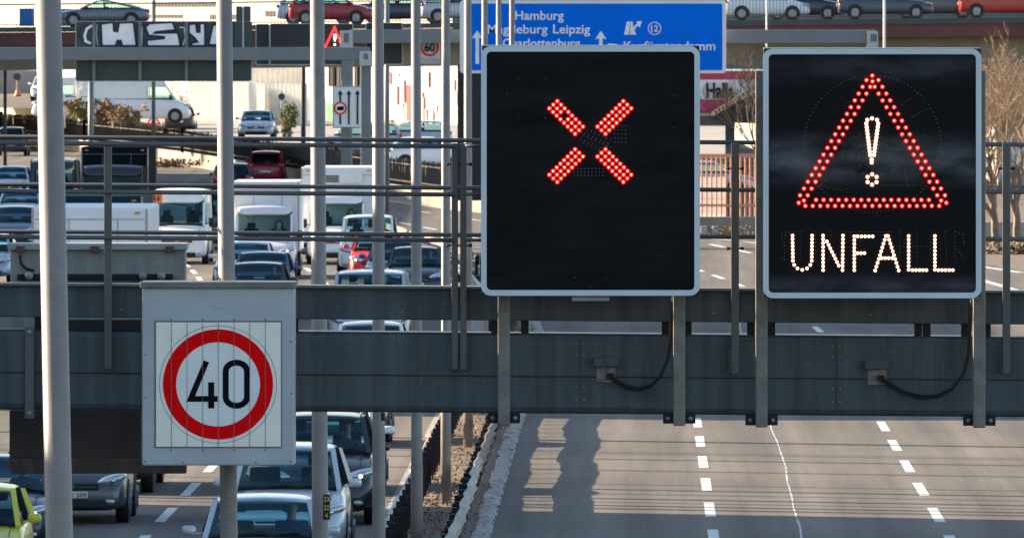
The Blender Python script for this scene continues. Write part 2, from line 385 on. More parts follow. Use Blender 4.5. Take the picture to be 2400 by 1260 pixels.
for x in (253, 1066, 1086, 1723, 2359):
    ps = MB(); yb = 866 if x < 1500 else 876
    if x == 253: yb = 864
    wq = 7.5 if 1000 < x < 1200 else 9
    ps.box(px(x - wq, 336, DG - .12), px(x + wq, yb, DG - .12) + Vector((0, .02, 0)), .004); ps.box(px(x - wq, 336, DG - .1), px(x - 4, yb, DG - .1) + Vector((0, .07, 0)))
    po = ps.build("railing_post", M_gantry2, G)
    if x in (1066, 1723, 2359):
        MB().box(px(x - 15, yb - 60, DG - .02), px(x - 8, yb - 4, DG - .02) + Vector((0, .02, 0))).build("fixing_plate", M_gantry2, po)
    for yy in ((395, 582) if x > 1500 else (385, 575) if x > 1000 else ()):
        MB().tube([px(x - 19, yy, DG - .07), px(x + 19, yy, DG - .07)], .007, 6).ball(px(x - 17, yy, DG - .07), .015, 6, 5).ball(px(x + 17, yy, DG - .07), .015, 6, 5).build("cross_bolt", M_black, po)
def rail(y, xa, xb, d, r=.018, nm="rail"):
    MB().tube([px(xa, gy(y, xa), d), px(xb, gy(y, xb), d)], r, 10).build(nm, M_gantry2, G, smooth=True)
for y in (344, 457, 564): rail(y, -1400, 1065, DG - .14, .018)
for y in (344, 457, 564): rail(y - 1, 1090, 1140, DG - .14, .014)
for y in (330, 441, 551): rail(y, -1400, 4100, DG + .9, .018)
for x in (-1380, 4080):
    a = px(x, 970, DG + .25)
    MB().box((a.x - .3, DG, -.0), (a.x + .3, DG + .6, a.z + 1.2), .03).build("column", M_gantry, G)
# light through the walkway mesh at the beam's top edge, put in as tan dots
mb = MB()
for x0 in (1655, 1745, 1905, 1975, 2050, 2125, 2195, 2262, 2380):
    for i in range(9):
        for j in range(3):
            x = x0 - 15 + i * 4 + j * 2; y = gy(783 + j * 3.2, x); mb.disc(x, y, 1.2, DG - .004 + .02 * (2 - j), .004, 6, .8)
mb.build("grating_light", mat("grating_light_tan", (.30, .17, .10), .6), G)
rr_ = random.Random(4); mb = MB()
for k in range(46):
    x = rr_.uniform(20, 2380); y0 = rr_.uniform(800, 878); y1 = y0 + rr_.uniform(15, 75); wq = rr_.uniform(1.0, 3.0)
    mb.pp([(x - wq, gy(y0, x)), (x + wq, gy(y0, x)), (x + wq * .4, gy(min(y1, 950), x)), (x - wq * .4, gy(min(y1, 950), x))], DG - .0015, .001)
mb.build("water_streaks", mat("streak", (.072, .088, .098), .6, 0, .3, 4), lb)
for x in (560, 1360, 1960):
    for dy in (805, 830, 905, 935):
        for dx in (-9, 9): MB().ball(px(x + dx, gy(dy, x), DG), .007, 8, 6).build("splice_bolt", M_steel, lb)
    MB().box(px(x - .8, gy(792, x), DG - .002), px(x + .8, gy(957, x), DG - .002) + Vector((0, .01, 0))).build("splice_joint", M_black, lb)
for x, y in ((943, 730), (1673, 733), (2040, 737), (283, 726)):
    MB().ball(px(x, y, DG + .04), .010, 8, 6).build("bolt", M_steel, G)
# junction boxes with cables
for x, y, cab in ((1420, 838, [(1424, 880), (1440, 893), (1465, 908), (1495, 914), (1525, 905), (1548, 880), (1565, 840), (1573, 795), (1574, 700)]),
                  (2055, 843, [(2060, 886), (2080, 900), (2115, 921), (2155, 932), (2195, 930), (2230, 912), (2258, 875), (2270, 830), (2274, 705)])):
    MB().box(px(x - 22, y + 20, DG - .02), px(x + 22, y + 58, DG - .02) + Vector((0, .03, 0)), .004).build("junction_plate", mat("bare_steel", (.22, .19, .18), .6, .3, .5, 20), G)
    MB().box(px(x - 29, y, DG - .09), px(x + 29, y + 21, DG - .09) + Vector((0, .1, 0)), .006).build("junction_hood", M_gantry, G)
    MB().tube([px(a, b, DG - .10 + (.04 if j == 0 else 0)) for j, (a, b) in enumerate(cab)], .013, 8).tube([px(a + 3, b - 5, DG - .12) for j, (a, b) in enumerate(cab)], .009, 8).build("cable", M_black, G, smooth=True)
    MB().box(px(x + 2, y + 36, DG - .10), px(x + 20, y + 50, DG - .10) + Vector((0, .08, 0)), .005).build("cable_gland", M_black, G)

# ------------------------------------------------------------------ LED displays
M_scr = mat("screen_black", (.008, .0088, .0105), .7, 0, .65, 1.4, stretch=(1, 1, 4), spec=.12)
M_ledr = emit("led_red", (1.0, .004, .004), 1.3); M_ledc = emit("led_red_core", (1.0, .30, .16), 1.7)
M_ledw = emit("led_white", (1.0, .42, .24), .8); M_ledwc = emit("led_white_core", (1.0, .92, .85), 1.6)
M_ghost = mat("led_off_yellow", (.30, .27, .04), .4); M_ghostg = mat("led_off_grey", (.22, .24, .24), .4)
def banded_screen(seedz):  # paler bands, broken up by noise, across the screen face
    m, t, p = nodes_of("screen_banded"); g = t.nodes.new("ShaderNodeNewGeometry"); sp = t.nodes.new("ShaderNodeSeparateXYZ"); t.links.new(g.outputs['Position'], sp.inputs[0])
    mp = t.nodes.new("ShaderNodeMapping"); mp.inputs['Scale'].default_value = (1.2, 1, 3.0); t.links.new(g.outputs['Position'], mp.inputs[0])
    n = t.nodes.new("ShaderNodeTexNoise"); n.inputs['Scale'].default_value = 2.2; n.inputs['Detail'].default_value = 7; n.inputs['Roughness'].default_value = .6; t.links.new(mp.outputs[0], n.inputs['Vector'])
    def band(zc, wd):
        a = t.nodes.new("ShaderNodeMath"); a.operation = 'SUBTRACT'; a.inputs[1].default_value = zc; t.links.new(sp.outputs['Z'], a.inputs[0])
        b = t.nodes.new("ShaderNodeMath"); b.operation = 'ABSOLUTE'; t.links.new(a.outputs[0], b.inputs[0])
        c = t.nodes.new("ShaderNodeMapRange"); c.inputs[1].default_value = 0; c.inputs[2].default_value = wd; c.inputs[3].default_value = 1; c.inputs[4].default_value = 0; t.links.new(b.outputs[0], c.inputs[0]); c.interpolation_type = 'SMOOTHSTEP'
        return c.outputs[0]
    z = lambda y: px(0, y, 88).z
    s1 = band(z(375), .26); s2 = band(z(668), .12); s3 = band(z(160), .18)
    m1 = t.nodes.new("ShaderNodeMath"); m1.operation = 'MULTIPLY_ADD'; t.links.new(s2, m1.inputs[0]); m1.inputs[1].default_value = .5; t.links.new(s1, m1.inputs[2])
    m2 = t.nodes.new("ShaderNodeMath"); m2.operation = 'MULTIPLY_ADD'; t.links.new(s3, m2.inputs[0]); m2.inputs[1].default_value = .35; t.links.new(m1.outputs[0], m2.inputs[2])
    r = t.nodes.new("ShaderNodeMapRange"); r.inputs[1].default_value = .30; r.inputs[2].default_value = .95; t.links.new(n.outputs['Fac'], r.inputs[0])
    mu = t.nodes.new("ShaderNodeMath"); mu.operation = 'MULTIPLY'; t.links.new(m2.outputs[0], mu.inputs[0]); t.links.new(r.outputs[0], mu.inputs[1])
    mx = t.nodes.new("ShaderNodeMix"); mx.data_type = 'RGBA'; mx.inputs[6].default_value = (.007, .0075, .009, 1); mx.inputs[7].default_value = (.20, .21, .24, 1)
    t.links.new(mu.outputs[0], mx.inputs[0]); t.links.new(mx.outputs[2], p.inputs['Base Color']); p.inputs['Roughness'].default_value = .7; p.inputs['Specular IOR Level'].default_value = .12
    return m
def display(name, label, x0, y0, x1, y1, posts, scr, d=88.0):
    root = thing(name, px((x0 + x1) / 2, y1, d), label, "LED display", "large LED displays on the gantry")
    MB().box(px(x0 + 1, y0 - 1, d + .02), px(x1 - 1, y1 - 3, d + .02) + Vector((0, .26, 0)), .004).build("housing", M_dark, root)
    MB().pp([(x0 + 1, y0 - 3), (x1 - 1, y0 - 3), (x1 - 1, y0 + 1), (x0 + 1, y0 + 1)], d + .03, .28).build("top_cap", M_house, root)
    out = rrect(x0 + 6, y0 + 6, x1 - 6, y1 - 6, 17)
    MB().stroke(out, 13, d - .01, .03, True).build("frame", M_frame, root)
    MB().pp(rrect(x0 + 11, y0 + 11, x1 - 11, y1 - 11, 13), d + .006, .02).build("screen", scr, root)
    for a, b, yt, yb in posts:
        po = MB().box(px(a, yt, d + .31), px(b, yb, d + .31) + Vector((0, .12, 0)), .008).build("support_post", mat("post_steel", (.19, .175, .155), .55, .2, .3, 6), root)
        c = (a + b) / 2
        MB().box(px(c - 38, yb - 32, d + .40), px(c + 38, yb - 5, d + .40) + Vector((0, .04, 0)), .004).build("clamp_plate", M_dark, po)
        for s in (-26, 26): MB().ball(px(c + s, yb - 17, d + .40), .018, 8, 6).build("bolt", M_steel, po)
    return root
def leds(root, pts, nm, r, mo, mc, d, rc=None):
    a = MB()
    for x, y in pts: a.disc(x, y, r, d - .006, .006, 12)
    o = a.build(nm, mo, root); c = MB(); rc = rc or r * .48
    for x, y in pts: c.pp([(x - rc, y - rc * .7), (x - rc * .4, y - rc * 1.0), (x, y - rc * .6), (x + rc * .4, y - rc), (x + rc, y - rc * .7), (x + rc * .7, y + rc * .3), (x, y + rc * 1.1), (x - rc * .7, y + rc * .3)], d - .009, .003)
    c.build("led_core", mc, o)
D1 = display("led_display", "black LED display with a red lit X of four bars, in a pale rounded frame", 1128, 109, 1640, 692, [(1167, 1195, 640, 996), (1578, 1606, 640, 997)], M_scr)
for sx in (-1, 1):
    for sy in (-1, 1):
        pts = []
        for a in range(3):
            for b in range(8):
                x = 1287.7 + 9.2 * a + 8.6 * b; y = 254.3 - 8.4 * a + 8.5 * b
                if (sx, sy, a, b) == (-1, -1, 1, 3): continue
                pts.append((1383.5 - sx * (1383.5 - x) * -1 if False else 1383.5 + sx * (1383.5 - x) * -1 * -1 if sx > 0 else x, 332 + (332 - y) if sy > 0 else y))
        leds(D1, pts, "red_bar", 5.0, M_ledr, M_ledc, 88.0, 2.3)
gh = MB()
for i in range(8):
    for j in range(5): gh.disc(1368 + i * 9 - 6 * (j % 2), 300 + i * 4 + j * 8.6, 1.1, 87.996, .004, 6)
for j in range(5):
    for i in range(4): gh.disc(1441 + i * 8.5, 295 + j * 9.5, 1.1, 87.996, .004, 6)
for i in range(9):
    for j in range(3): gh.disc(1345 + i * 8.5, 395 + j * 8, 1.1, 87.996, .004, 6)
gh.build("unlit_leds", M_ghostg, D1)
gh = MB()
for x, y in ((1215, 185), (1278, 185), (1215, 277), (1278, 277), (1347, 650), (1420, 652), (1384, 671), (1580, 225), (1580, 300), (1188, 220)): gh.disc(x, y, 1.2, 87.996, .004, 6)
gh.build("screw_heads", mat("screw", (.16, .17, .18), .5), D1)
MB().box(px(1340, 695, 88.1), px(1428, 705, 88.1) + Vector((0, .15, 0)), .005).build("sensor_box", M_house, D1)

D2 = display("led_display", "black LED display with a lit red warning triangle above the word UNFALL", 1789, 115, 2300, 698, [(1771, 1799, 166, 1001), (2281, 2310, 166, 1002)], banded_screen(0))
def c7(x, y): return (1780 + x / 2.0648, 100 + y / 2.0648)
pts = [c7(546, 160), c7(547, 188)]
for i in range(18):
    x, y = 518 - 19.1 * i * .99, 182 + 30.9 * i * 1.06
    if y < 745:
        pts += [c7(x, y), c7(1094 - x, y)]
        if 0 < i: pts += [c7(x + 37, y), c7(1094 - x - 37, y)]
for i in range(16): pts.append(c7(274 + i * 36.4, 761))
for i in range(19): pts.append(c7(222 + i * 36, 790))
pts += [c7(190, 775), c7(904, 775), c7(215, 764), c7(879, 764)]
leds(D2, pts, "red_led_triangle", 4.9, M_ledr, M_ledc, 88.0, 2.3)
ex = [c7(522, 374), c7(545, 367), c7(569, 374)]
for i in range(10):
    t = i / 9; ex += [c7(517 + 19 * t, 392 + 152 * t), c7(575 - 21 * t, 392 + 152 * t)]
ex += [c7(543, 566), c7(543, 580)]
ex += [c7(545 + 25 * math.sin(a * math.pi / 3), 662 - 25 * math.cos(a * math.pi / 3)) for a in range(6)]
leds(D2, ex, "white_exclamation_mark", 4.6, M_ledw, M_ledwc, 88.0, 3.0)
def line(a, b, step=18.6):
    n = max(1, round(math.dist(a, b) / step)); return [(a[0] + (b[0] - a[0]) * i / n, a[1] + (b[1] - a[1]) * i / n) for i in range(n + 1)]
LET = {
 'U': line((160, 933), (162, 1055)) + [(168, 1075), (184, 1092), (207, 1099), (230, 1092), (246, 1075)] + line((253, 1055), (255, 933)),
 'N': line((308, 1100), (308, 933)) + line((318, 945), (392, 1095))[1:-1] + line((402, 1100), (404, 933)),
 'F': line((459, 1100), (459, 937)) + line((475, 937), (548, 937)) + line((475, 1018), (508, 1018)),
 'A': line((560, 1102), (612, 935)) + line((622, 935), (674, 1102)) + line((592, 1042), (642, 1042)),
 'L': line((722, 935), (722, 1098)) + line((740, 1100), (808, 1100)),
 'L2': line((849, 935), (849, 1098)) + line((866, 1100), (936, 1100))}
for kx, v in LET.items(): leds(D2, [c7(*p) for p in v], "letter", 3.9, M_ledw, M_ledwc, 88.0, 2.7)
gh = MB(); r2 = random.Random(2)
for i in range(104):
    a = i / 104 * 6.2832; gh.disc(*c7(547 + 330 * math.cos(a), 490 + 330 * math.sin(a)), .95, 87.996, .004, 6)
for i in range(30):
    a = i / 30 * 6.2832; gh.disc(*c7(547 + 250 * math.cos(a), 500 + 240 * math.sin(a)), .7, 87.996, .004, 6)
for i in range(260):
    a = r2.uniform(0, 6.28); q = r2.random() ** .6; gh.disc(*c7(545 + 150 * q * math.cos(a), 545 + 120 * q * math.sin(a)), .75, 87.996, .004, 5)
for seg in (((690, 300), (770, 245)), ((740, 360), (810, 320)), ((300, 690), (420, 720)), ((590, 690), (780, 690)), ((700, 600), (715, 690)), ((280, 700), (400, 600))):
    for p in line(*seg, 14): gh.disc(*c7(*p), .85, 87.996, .004, 5)
for x in (125, 200, 270, 345, 415, 490, 590, 680, 760, 830, 900, 945):
    for p in line((x, 915), (x + r2.uniform(-6, 6), 1050), 17): gh.disc(*c7(*p), .8, 87.996, .004, 5)
for seg in (((110, 925), (180, 915)), ((105, 935), (120, 980)), ((950, 915), (985, 925)), ((985, 930), (990, 975)), ((950, 985), (992, 1052)), ((105, 1040), (150, 1055)), ((680, 985), (830, 985)), ((430, 915), (640, 915))):
    for p in line(*seg, 16): gh.disc(*c7(*p), .85, 87.996, .004, 5)
gh.build("unlit_leds", M_ghost, D2)

# ------------------------------------------------------------------ the 40 sign
d = 87.5; S = thing("speed_limit_sign", px(511, 1090, d), "grey boxed prism sign showing a round red-ringed 40 speed limit", "speed sign")
MB().box(px(333, 664, d), px(690, 1090, d) + Vector((0, .4, 0)), .012).build("housing", M_house, S)
MB().box(px(328, 660, d - .03), px(694, 676, d - .03) + Vector((0, .45, 0)), .01).build("top_cap", mat("cap_grey", (.17, .18, .17), .5, .1, .3, 5), S)
mb = MB()
for i in range(8):
    a = 365 + i * 36.7; mb.box(px(a + .6, 755, d - .012), px(a + 36.1, 1046, d - .012) + Vector((0, .01, 0)), .002)
mb.build("slats", mat("sign_white", (.90, .89, .80), .45, 0, .05, 4), S)
MB().pp([(362, 751), (661, 751), (661, 1049), (362, 1049)], d - .004, .003).build("slot_backing", mat("slot_grey", (.16, .16, .15), .7), S)
def slat_cut(mb):  # leaves the joints of the prism slats visible in the print
    return mb
mb = MB(); mb.ring(511, 900, 98.5, 129, d - .015, .002, 96); mb.build("red_ring", mat("sign_red", (.86, .002, .004), .6, 0, .06, 4, spec=.06), S)
MB().ring(511, 900, 136.6, 138, d - .015, .002, 96).build("outline_ring", mat("thin_grey", (.35, .36, .36), .5), S)
MB().disc(511, 900, 98, d - .0145, .002, 72).build("centre_disc", mat("sign_cool_white", (.80, .83, .81), .45, 0, .04, 4), S)
num = MB()
num.stroke([(484, 846), (447, 934), (510, 934)], 13.5, d - .017, .002); num.stroke([(495, 895), (495, 956)], 14, d - .0185, .002)
oo = [(554 + 25 * math.cos(a), 869 + 20 * math.sin(a)) for a in [math.pi + math.pi * k / 10 for k in range(11)]] + [(554 + 25 * math.cos(a), 930 + 20 * math.sin(a)) for a in [math.pi * k / 10 for k in range(11)]]
num.stroke(oo, 14, d - .017, .002, True)
num.build("numerals", mat("print_black", (.006, .006, .009), .7, spec=.08), S)
mb = MB()
for i in range(1, 8):
    a = 365 + i * 36.7; mb.pp([(a - .5, 757), (a + .5, 757), (a + .5, 1044), (a - .5, 1044)], d - .0192, .001)
mb.build("slat_joints", mat("joint_brown", (.22, .19, .17), .7), S)
mb = MB(); mb.stroke([(511, 702), (525, 713), (511, 724), (497, 713)], 2.2, d - .004, .003, True).pp([(511, 708), (519, 713), (511, 718), (503, 713)], d - .004, .003)
mb.build("maker_badge", mat("badge", (.50, .53, .53), .5), S)
mb = MB()
for x, y in ((340, 1080), (430, 1082), (600, 1082), (682, 1080), (682, 800), (682, 920), (341, 830), (341, 930), (401, 748), (476, 748), (549, 748), (622, 748), (401, 1054), (476, 1054), (549, 1054), (622, 1054)): mb.ball(px(x, y, d), .008, 6, 5)
mb.build("rivets", mat("rivet", (.2, .19, .18), .5, .3), S)
# back of the display for the oncoming lanes
d = 90.9; B = thing("display_back", px(228, 1110, d), "weathered grey back of a large display box mounted behind the gantry at left", "display box")
mb = MB(); mb.box(px(24, 585, d), px(434, 1108, d) + Vector((0, .3, 0)), .01); mb.build("housing", mat("weathered_grey", (.27, .28, .27), .6, .1, .25, 3, stretch=(3, 1, .6)), B)
MB().box(px(18, 570, d - .04), px(438, 586, d - .04) + Vector((0, .4, 0)), .008).build("lid", mat("lid_grey", (.33, .35, .34), .5, 0, .2, 3), B)
for x in (48, 222, 398):
    MB().box(px(x - 10, 576, d - .07), px(x + 10, 592, d - .07) + Vector((0, .05, 0)), .005).build("clamp", mat("rusty", (.12, .07, .055), .8, 0, .4, 20), B)
MB().box(px(40, 642, d - .1), px(405, 656, d - .1) + Vector((0, .1, 0)), .01).build("mounting_rail", M_dark, B)
for x in (68, 335, 378): MB().ball(px(x, 646, d - .13), .035).build("bolt", M_steel, B)
MB().tube([px(x, y, d - .05) for x, y in ((46, 598), (50, 618), (62, 630), (80, 634))], .012).build("cable", M_black, B, smooth=True)
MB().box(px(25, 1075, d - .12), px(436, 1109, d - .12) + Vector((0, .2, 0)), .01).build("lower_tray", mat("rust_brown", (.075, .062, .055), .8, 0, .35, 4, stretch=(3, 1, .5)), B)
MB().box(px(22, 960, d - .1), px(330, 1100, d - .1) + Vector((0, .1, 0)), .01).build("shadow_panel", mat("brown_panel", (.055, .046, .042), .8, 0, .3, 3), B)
# flat bracket on the beam at left
d = DG - .05; br = MB().box(px(58, 768, d), px(80, 980, d) + Vector((0, .04, 0)), .004); bo = br.build("beam_bracket", M_gantry2, G)
for y in (778, 968): MB().ball(px(69, y, d), .022, 8, 6).build("bolt", M_steel, bo)
MB().box(px(96, 751, DG + .02), px(330, 786, DG + .02) + Vector((0, .3, 0))).build("dark_infill", M_dark, G)  # dark box filling part of the gap between the beams
exec_after = True

# ------------------------------------------------------------------ vehicles
def person_mesh():
    V = [(0, 0, 0, .15), (0, -.01, .22, .15), (0, 0, .42, .16), (0, 0, .52, .09), (0, -.01, .60, .058), (0, -.02, .68, .078), (0, -.01, .77, .088), (0, 0, .83, .06),
         (.17, 0, .47, .065), (.24, -.08, .28, .052), (.20, -.32, .24, .038), (.18, -.42, .30, .030),
         (-.17, 0, .47, .065), (-.24, -.08, .28, .052), (-.20, -.32, .24, .038), (-.18, -.42, .30, .030),
         (.09, -.25, 0, .085), (-.09, -.25, 0, .085), (.09, -.45, -.02, .07), (-.09, -.45, -.02, .07)]
    E = [(0, 1), (1, 2), (2, 3), (3, 4), (4, 5), (5, 6), (6, 7), (2, 8), (8, 9), (9, 10), (10, 11), (2, 12), (12, 13), (13, 14), (14, 15), (0, 16), (0, 17), (16, 18), (17, 19)]
    for s, wv in ((1, 11), (-1, 15)):
        for k in range(4):
            a = len(V); y0 = -.46; V += [(s * (.16 + .016 * k), -.475, .335 - .004 * k, .0095), (s * (.155 + .016 * k), -.50, .315 - .004 * k, .0085)]; E += [(wv, a), (a, a + 1)]
        a = len(V); V += [(s * .145, -.44, .335, .011), (s * .135, -.46, .35, .009)]; E += [(wv, a), (a, a + 1)]
    me = bpy.data.meshes.new("p"); me.from_pydata([v[:3] for v in V], E, []); o = bpy.data.objects.new("p", me); sc.collection.objects.link(o)
    m = o.modifiers.new("s", 'SKIN'); m2 = o.modifiers.new("ss", 'SUBSURF'); m2.levels = 1
    for i, v in enumerate(V): o.data.skin_vertices[0].data[i].radius = (v[3], v[3])
    o.data.skin_vertices[0].data[0].use_root = True
    o.data.skin_vertices[0].data[2].radius = (.19, .12); o.data.skin_vertices[0].data[1].radius = (.16, .11)
    bpy.context.view_layer.update()
    r = bpy.data.meshes.new_from_object(o.evaluated_get(bpy.context.evaluated_depsgraph_get())); bpy.data.objects.remove(o)
    bm = bmesh.new(); bm.from_mesh(r)
    mb = MB(); mb.bm.free(); mb.bm = bm
    for sx in (-.03, .03): mb.ball((sx, -.095, .725), (.012, .008, .009), 6, 5)
    mb.ball((0, -.105, .695), (.014, .022, .022), 6, 5); mb.ball((0, -.095, .655), (.026, .01, .007), 6, 4)
    for sx in (-.088, .088): mb.ball((sx, -.0, .70), (.012, .02, .032), 6, 5)
    bm.to_mesh(r)
    for p in r.polygons: p.use_smooth = True
    bm.free(); return r
PM = person_mesh(); HAIR = None
def driver(loc, shirt, hair, label):
    me = PM.copy(); me.materials.clear(); me.materials.append(M_skin); me.materials.append(shirt)
    for p in me.polygons:
        c = p.center; p.material_index = 1 if (c.z < .555 and c.y > -.36) else 0
    o = bpy.data.objects.new("person", me); sc.collection.objects.link(o); o.location = loc; OFF[o.name] = Vector(loc)
    tag(o, label, "person", "people driving")
    h = MB().ball((0, .018, .765), (.095, .10, .085), 12, 8); h.build("hair", hair, o, smooth=True, local=True)
    return o
HB = mat("hair_brown", (.04, .025, .018), .7); HG = mat("hair_grey", (.22, .21, .2), .7)

TYPES = {
 'hatch': dict(L=4.1, W=1.75, H=1.50, hy=1.0, hz=.98, wy=1.75, ry=3.55, rb=4.0, belt=.98),
 'sedan': dict(L=4.6, W=1.80, H=1.45, hy=1.2, hz=.96, wy=2.0, ry=3.3, rb=4.0, belt=.95),
 'coupe': dict(L=4.45, W=1.82, H=1.30, hy=1.15, hz=.86, wy=2.0, ry=2.7, rb=4.1, belt=.86),
 'mpv': dict(L=4.4, W=1.80, H=1.66, hy=.95, hz=1.05, wy=1.75, ry=4.05, rb=4.3, belt=1.05),
 'suv': dict(L=4.5, W=1.84, H=1.70, hy=1.05, hz=1.12, wy=1.75, ry=4.0, rb=4.35, belt=1.12),
 'small': dict(L=3.7, W=1.62, H=1.52, hy=.85, hz=1.0, wy=1.45, ry=3.3, rb=3.6, belt=1.0),
 'caddy': dict(L=4.5, W=1.84, H=1.85, hy=.95, hz=1.12, wy=1.65, ry=4.35, rb=4.45, belt=1.12),
 'van': dict(L=5.3, W=1.95, H=2.0, hy=.95, hz=1.22, wy=1.6, ry=5.1, rb=5.25, belt=1.22),
 'hivan': dict(L=5.6, W=2.0, H=2.45, hy=.85, hz=1.28, wy=1.35, ry=5.4, rb=5.55, belt=1.28, wtop=1.98),
 'cab': dict(L=2.3, W=1.98, H=2.25, hy=.85, hz=1.25, wy=1.35, ry=2.2, rb=2.28, belt=1.25, wtop=1.95),
 'lorry': dict(L=2.2, W=2.4, H=2.7, hy=.22, hz=1.35, wy=.45, ry=2.1, rb=2.18, belt=1.35, wtop=2.25),
}
def vehicle(name, label, cat, typ, X, d, paintm, face='front', z=0, lights=False, group=None, box=None, roofbox=None, rails=False, seed=0, grille='wide', glassm=None, plate=True, far=False, headc=None, scale=1.0, white_hood=None):
    P = dict(TYPES[typ]); L, W, H = P['L'], P['W'], P['H']; h2 = W / 2; hy, hz, wy, ry, rb, belt = (P[k] for k in ('hy', 'hz', 'wy', 'ry', 'rb', 'belt'))
    wtop = P.get('wtop', H - .07)
    tot = L if box is None else L + box[0]
    rz = {'front': 0, 'rear': math.pi, 'left': -math.pi / 2, 'right': math.pi / 2}[face] if isinstance(face, str) else face
    yc = d + (tot / 2 if face in ('front', 'rear') else W / 2)
    root = thing(name, (X, yc, z), label, cat, group, rz); OFF[root.name] = Vector((0, 0, 0))
    y0 = -tot / 2; gm = glassm or M_glass
    def V(x, y, zz): return (x, y + y0, zz)
    def bld(mb, nm, m, par=root, **k): return mb.build(nm, m, par, local=True, **k)
    flat = typ == 'lorry'
    def ring(y, wf, zb, zt, cr=.015):
        w = h2 * wf; hh = [(0, zb), (w * .82, zb), (w * .97, zb + .08), (w, zb + .3 * (zt - zb)), (w * .995, zb + .65 * (zt - zb)), (w * .96, zt - .06), (w * .84, zt - .005), (w * .42, zt + cr)]
        return [V(x, y, q) for x, q in hh] + [V(0, y, zt + cr * 1.2)] + [V(-x, y, q) for x, q in hh[:0:-1]]
    if flat: st = [(0, .93, .32, 1.2), (.06, .98, .3, hz), (.3, 1, .3, hz), (L - .1, 1, .4, hz), (L, .99, .45, hz)]
    else:
        st = [(0, .72, .30, .50), (.03, .84, .25, .60), (.12, .925, .22, hz * .72), (.28, .975, .20, hz * .82), (.55, 1, .2, hz * .90 if hy > .9 else hz * .88), (hy, 1, .2, hz - .015), (hy + .4, 1, .2, belt), (L * .6, 1, .2, belt + .01), (L - .45, .99, .22, belt + .02), (L - .12, .95, .25, belt), (L, .86, .3, belt - .2)]
        if box is not None: st = st[:7] + [(L - .1, 1, .3, belt), (L, .98, .35, belt)]
    bld(MB().loft([ring(*s) for s in st]), "body", paintm, smooth=True, sub=1)
    # cabin
    wb = h2 * .86; rw = h2 * (.74 if H < 1.8 else .82 if H < 2.2 else .86); bw = h2 * .93; rt = H - .06
    if flat: wb = h2 * .93; rw = h2 * .9; bw = h2 * .985
    A = [(wb, hy - .02, hz - .02), (rw * .97, wy, wtop)]
    rr = []
    n = 5
    ys = [wy - .02, wy + .12, (wy + ry) / 2, ry - .15, ry]
    zs = [wtop - .005, max(wtop, rt) + .0, rt + .02, rt, rt - .07]
    if wtop < rt - .2: ys = [wy - .04, wy + .05, wy + .22, ry - .15, ry]; zs = [wtop - .02, wtop + .22, rt, rt, rt - .03]
    if typ == 'coupe': zs = [wtop - .01, rt, rt + .03, rt - .03, rt - .08]
    for y, zz in zip(ys, zs):
        e = .035
        rr.append([V(x, y, q) for x, q in ((-rw - .02, zz - .05), (-rw - .01, zz), (-rw * .8, zz + e), (0, zz + e + .03), (rw * .8, zz + e), (rw + .01, zz), (rw + .02, zz - .05), (0, zz - .055))])
    bld(MB().loft(rr), "roof", paintm, smooth=True, sub=1)
    t = .075
    for s in (-1, 1):
        pil = MB(); pil.bar(V(s * wb, hy, hz - .03), V(s * rw * .985, wy, wtop + .01), t, .06)
        by = wy + ((ry - wy) * .42 if H < 1.9 or box is not None else .95); bt = rt if wtop > rt - .2 else rt - .02
        bld(pil, 'pillar', paintm); pil = MB(); pil.bar(V(s * bw, by, belt), V(s * (rw + .01), by - .02, bt), .05, .08, (1, 0, 0))
        bld(pil, 'pillar', paintm if H > 1.9 else M_dark); pil = MB(); pil.bar(V(s * bw * .98, rb - .1, belt), V(s * rw, ry - .03, rt - .08), .10, .10)
        if wtop < rt - .2:
            pil.faces([V(s * rw, wy, wtop - .05), V(s * (rw + .01), ry, wtop - .05), V(s * (rw + .01), ry, rt - .02), V(s * rw, wy + .15, rt - .02)], [(0, 1, 2, 3)])
        bld(pil, 'pillar', paintm)
    def pane(c, nm, par=root, bulge=0.03, nx=6, m=gm):
        a, b, cc, dd = [Vector(q) for q in c]; nrm = (b - a).cross(dd - a).normalized(); mb = MB(); vs = []
        for j in range(4):
            for i in range(nx + 1):
                u = i / nx; v = j / 3; p = a.lerp(b, u).lerp(dd.lerp(cc, u), v) + nrm * bulge * 4 * u * (1 - u); vs.append(p)
        mb.faces(vs, [(j * (nx + 1) + i, j * (nx + 1) + i + 1, (j + 1) * (nx + 1) + i + 1, (j + 1) * (nx + 1) + i) for j in range(3) for i in range(nx)])
        return bld(mb, nm, m, par, smooth=True, fix=False)
    pane((V(-wb + .02, hy, hz), V(wb - .02, hy, hz), V(rw * .95, wy, wtop - .01), V(-rw * .95, wy, wtop - .01)), "windscreen", bulge=.05)
    if box is None: pane((V(bw * .9, rb - .02, belt + .06), V(-bw * .9, rb - .02, belt + .06), V(-rw * .93, ry, rt - .05), V(rw * .93, ry, rt - .05)), "rear_window")
    ztop = min(rt, wtop + .05) - .03
    for s in (-1, 1):
        for a, b, ta, tb, cargo in ((hy + .18, by - .03, wy + .04, by - .04, False), (by + .05, rb - .16, by + .05, ry - .08, H > 1.9 and cat not in ('minibus',))):
            c = [V(s * bw * .985, a, belt + .01), V(s * bw * .985, b, belt + .01), V(s * rw, tb, ztop), V(s * rw, ta, ztop)]
            pane(c if s < 0 else c, "side_panel" if cargo else "side_window", bulge=0, nx=2, m=paintm if cargo else gm)
    if box is not None: bld(MB().box(V(-bw, L - .06, belt - .1), V(bw, L - .02, rt - .05)), "cab_back", paintm)
    # interior
    it = MB().box(V(-bw + .06, hy + .15, belt - .05), V(bw - .06, rb - .15, belt + .04)); it.box(V(-wb + .04, hy + .05, hz - .1), V(wb - .04, hy + .45, hz + .02))
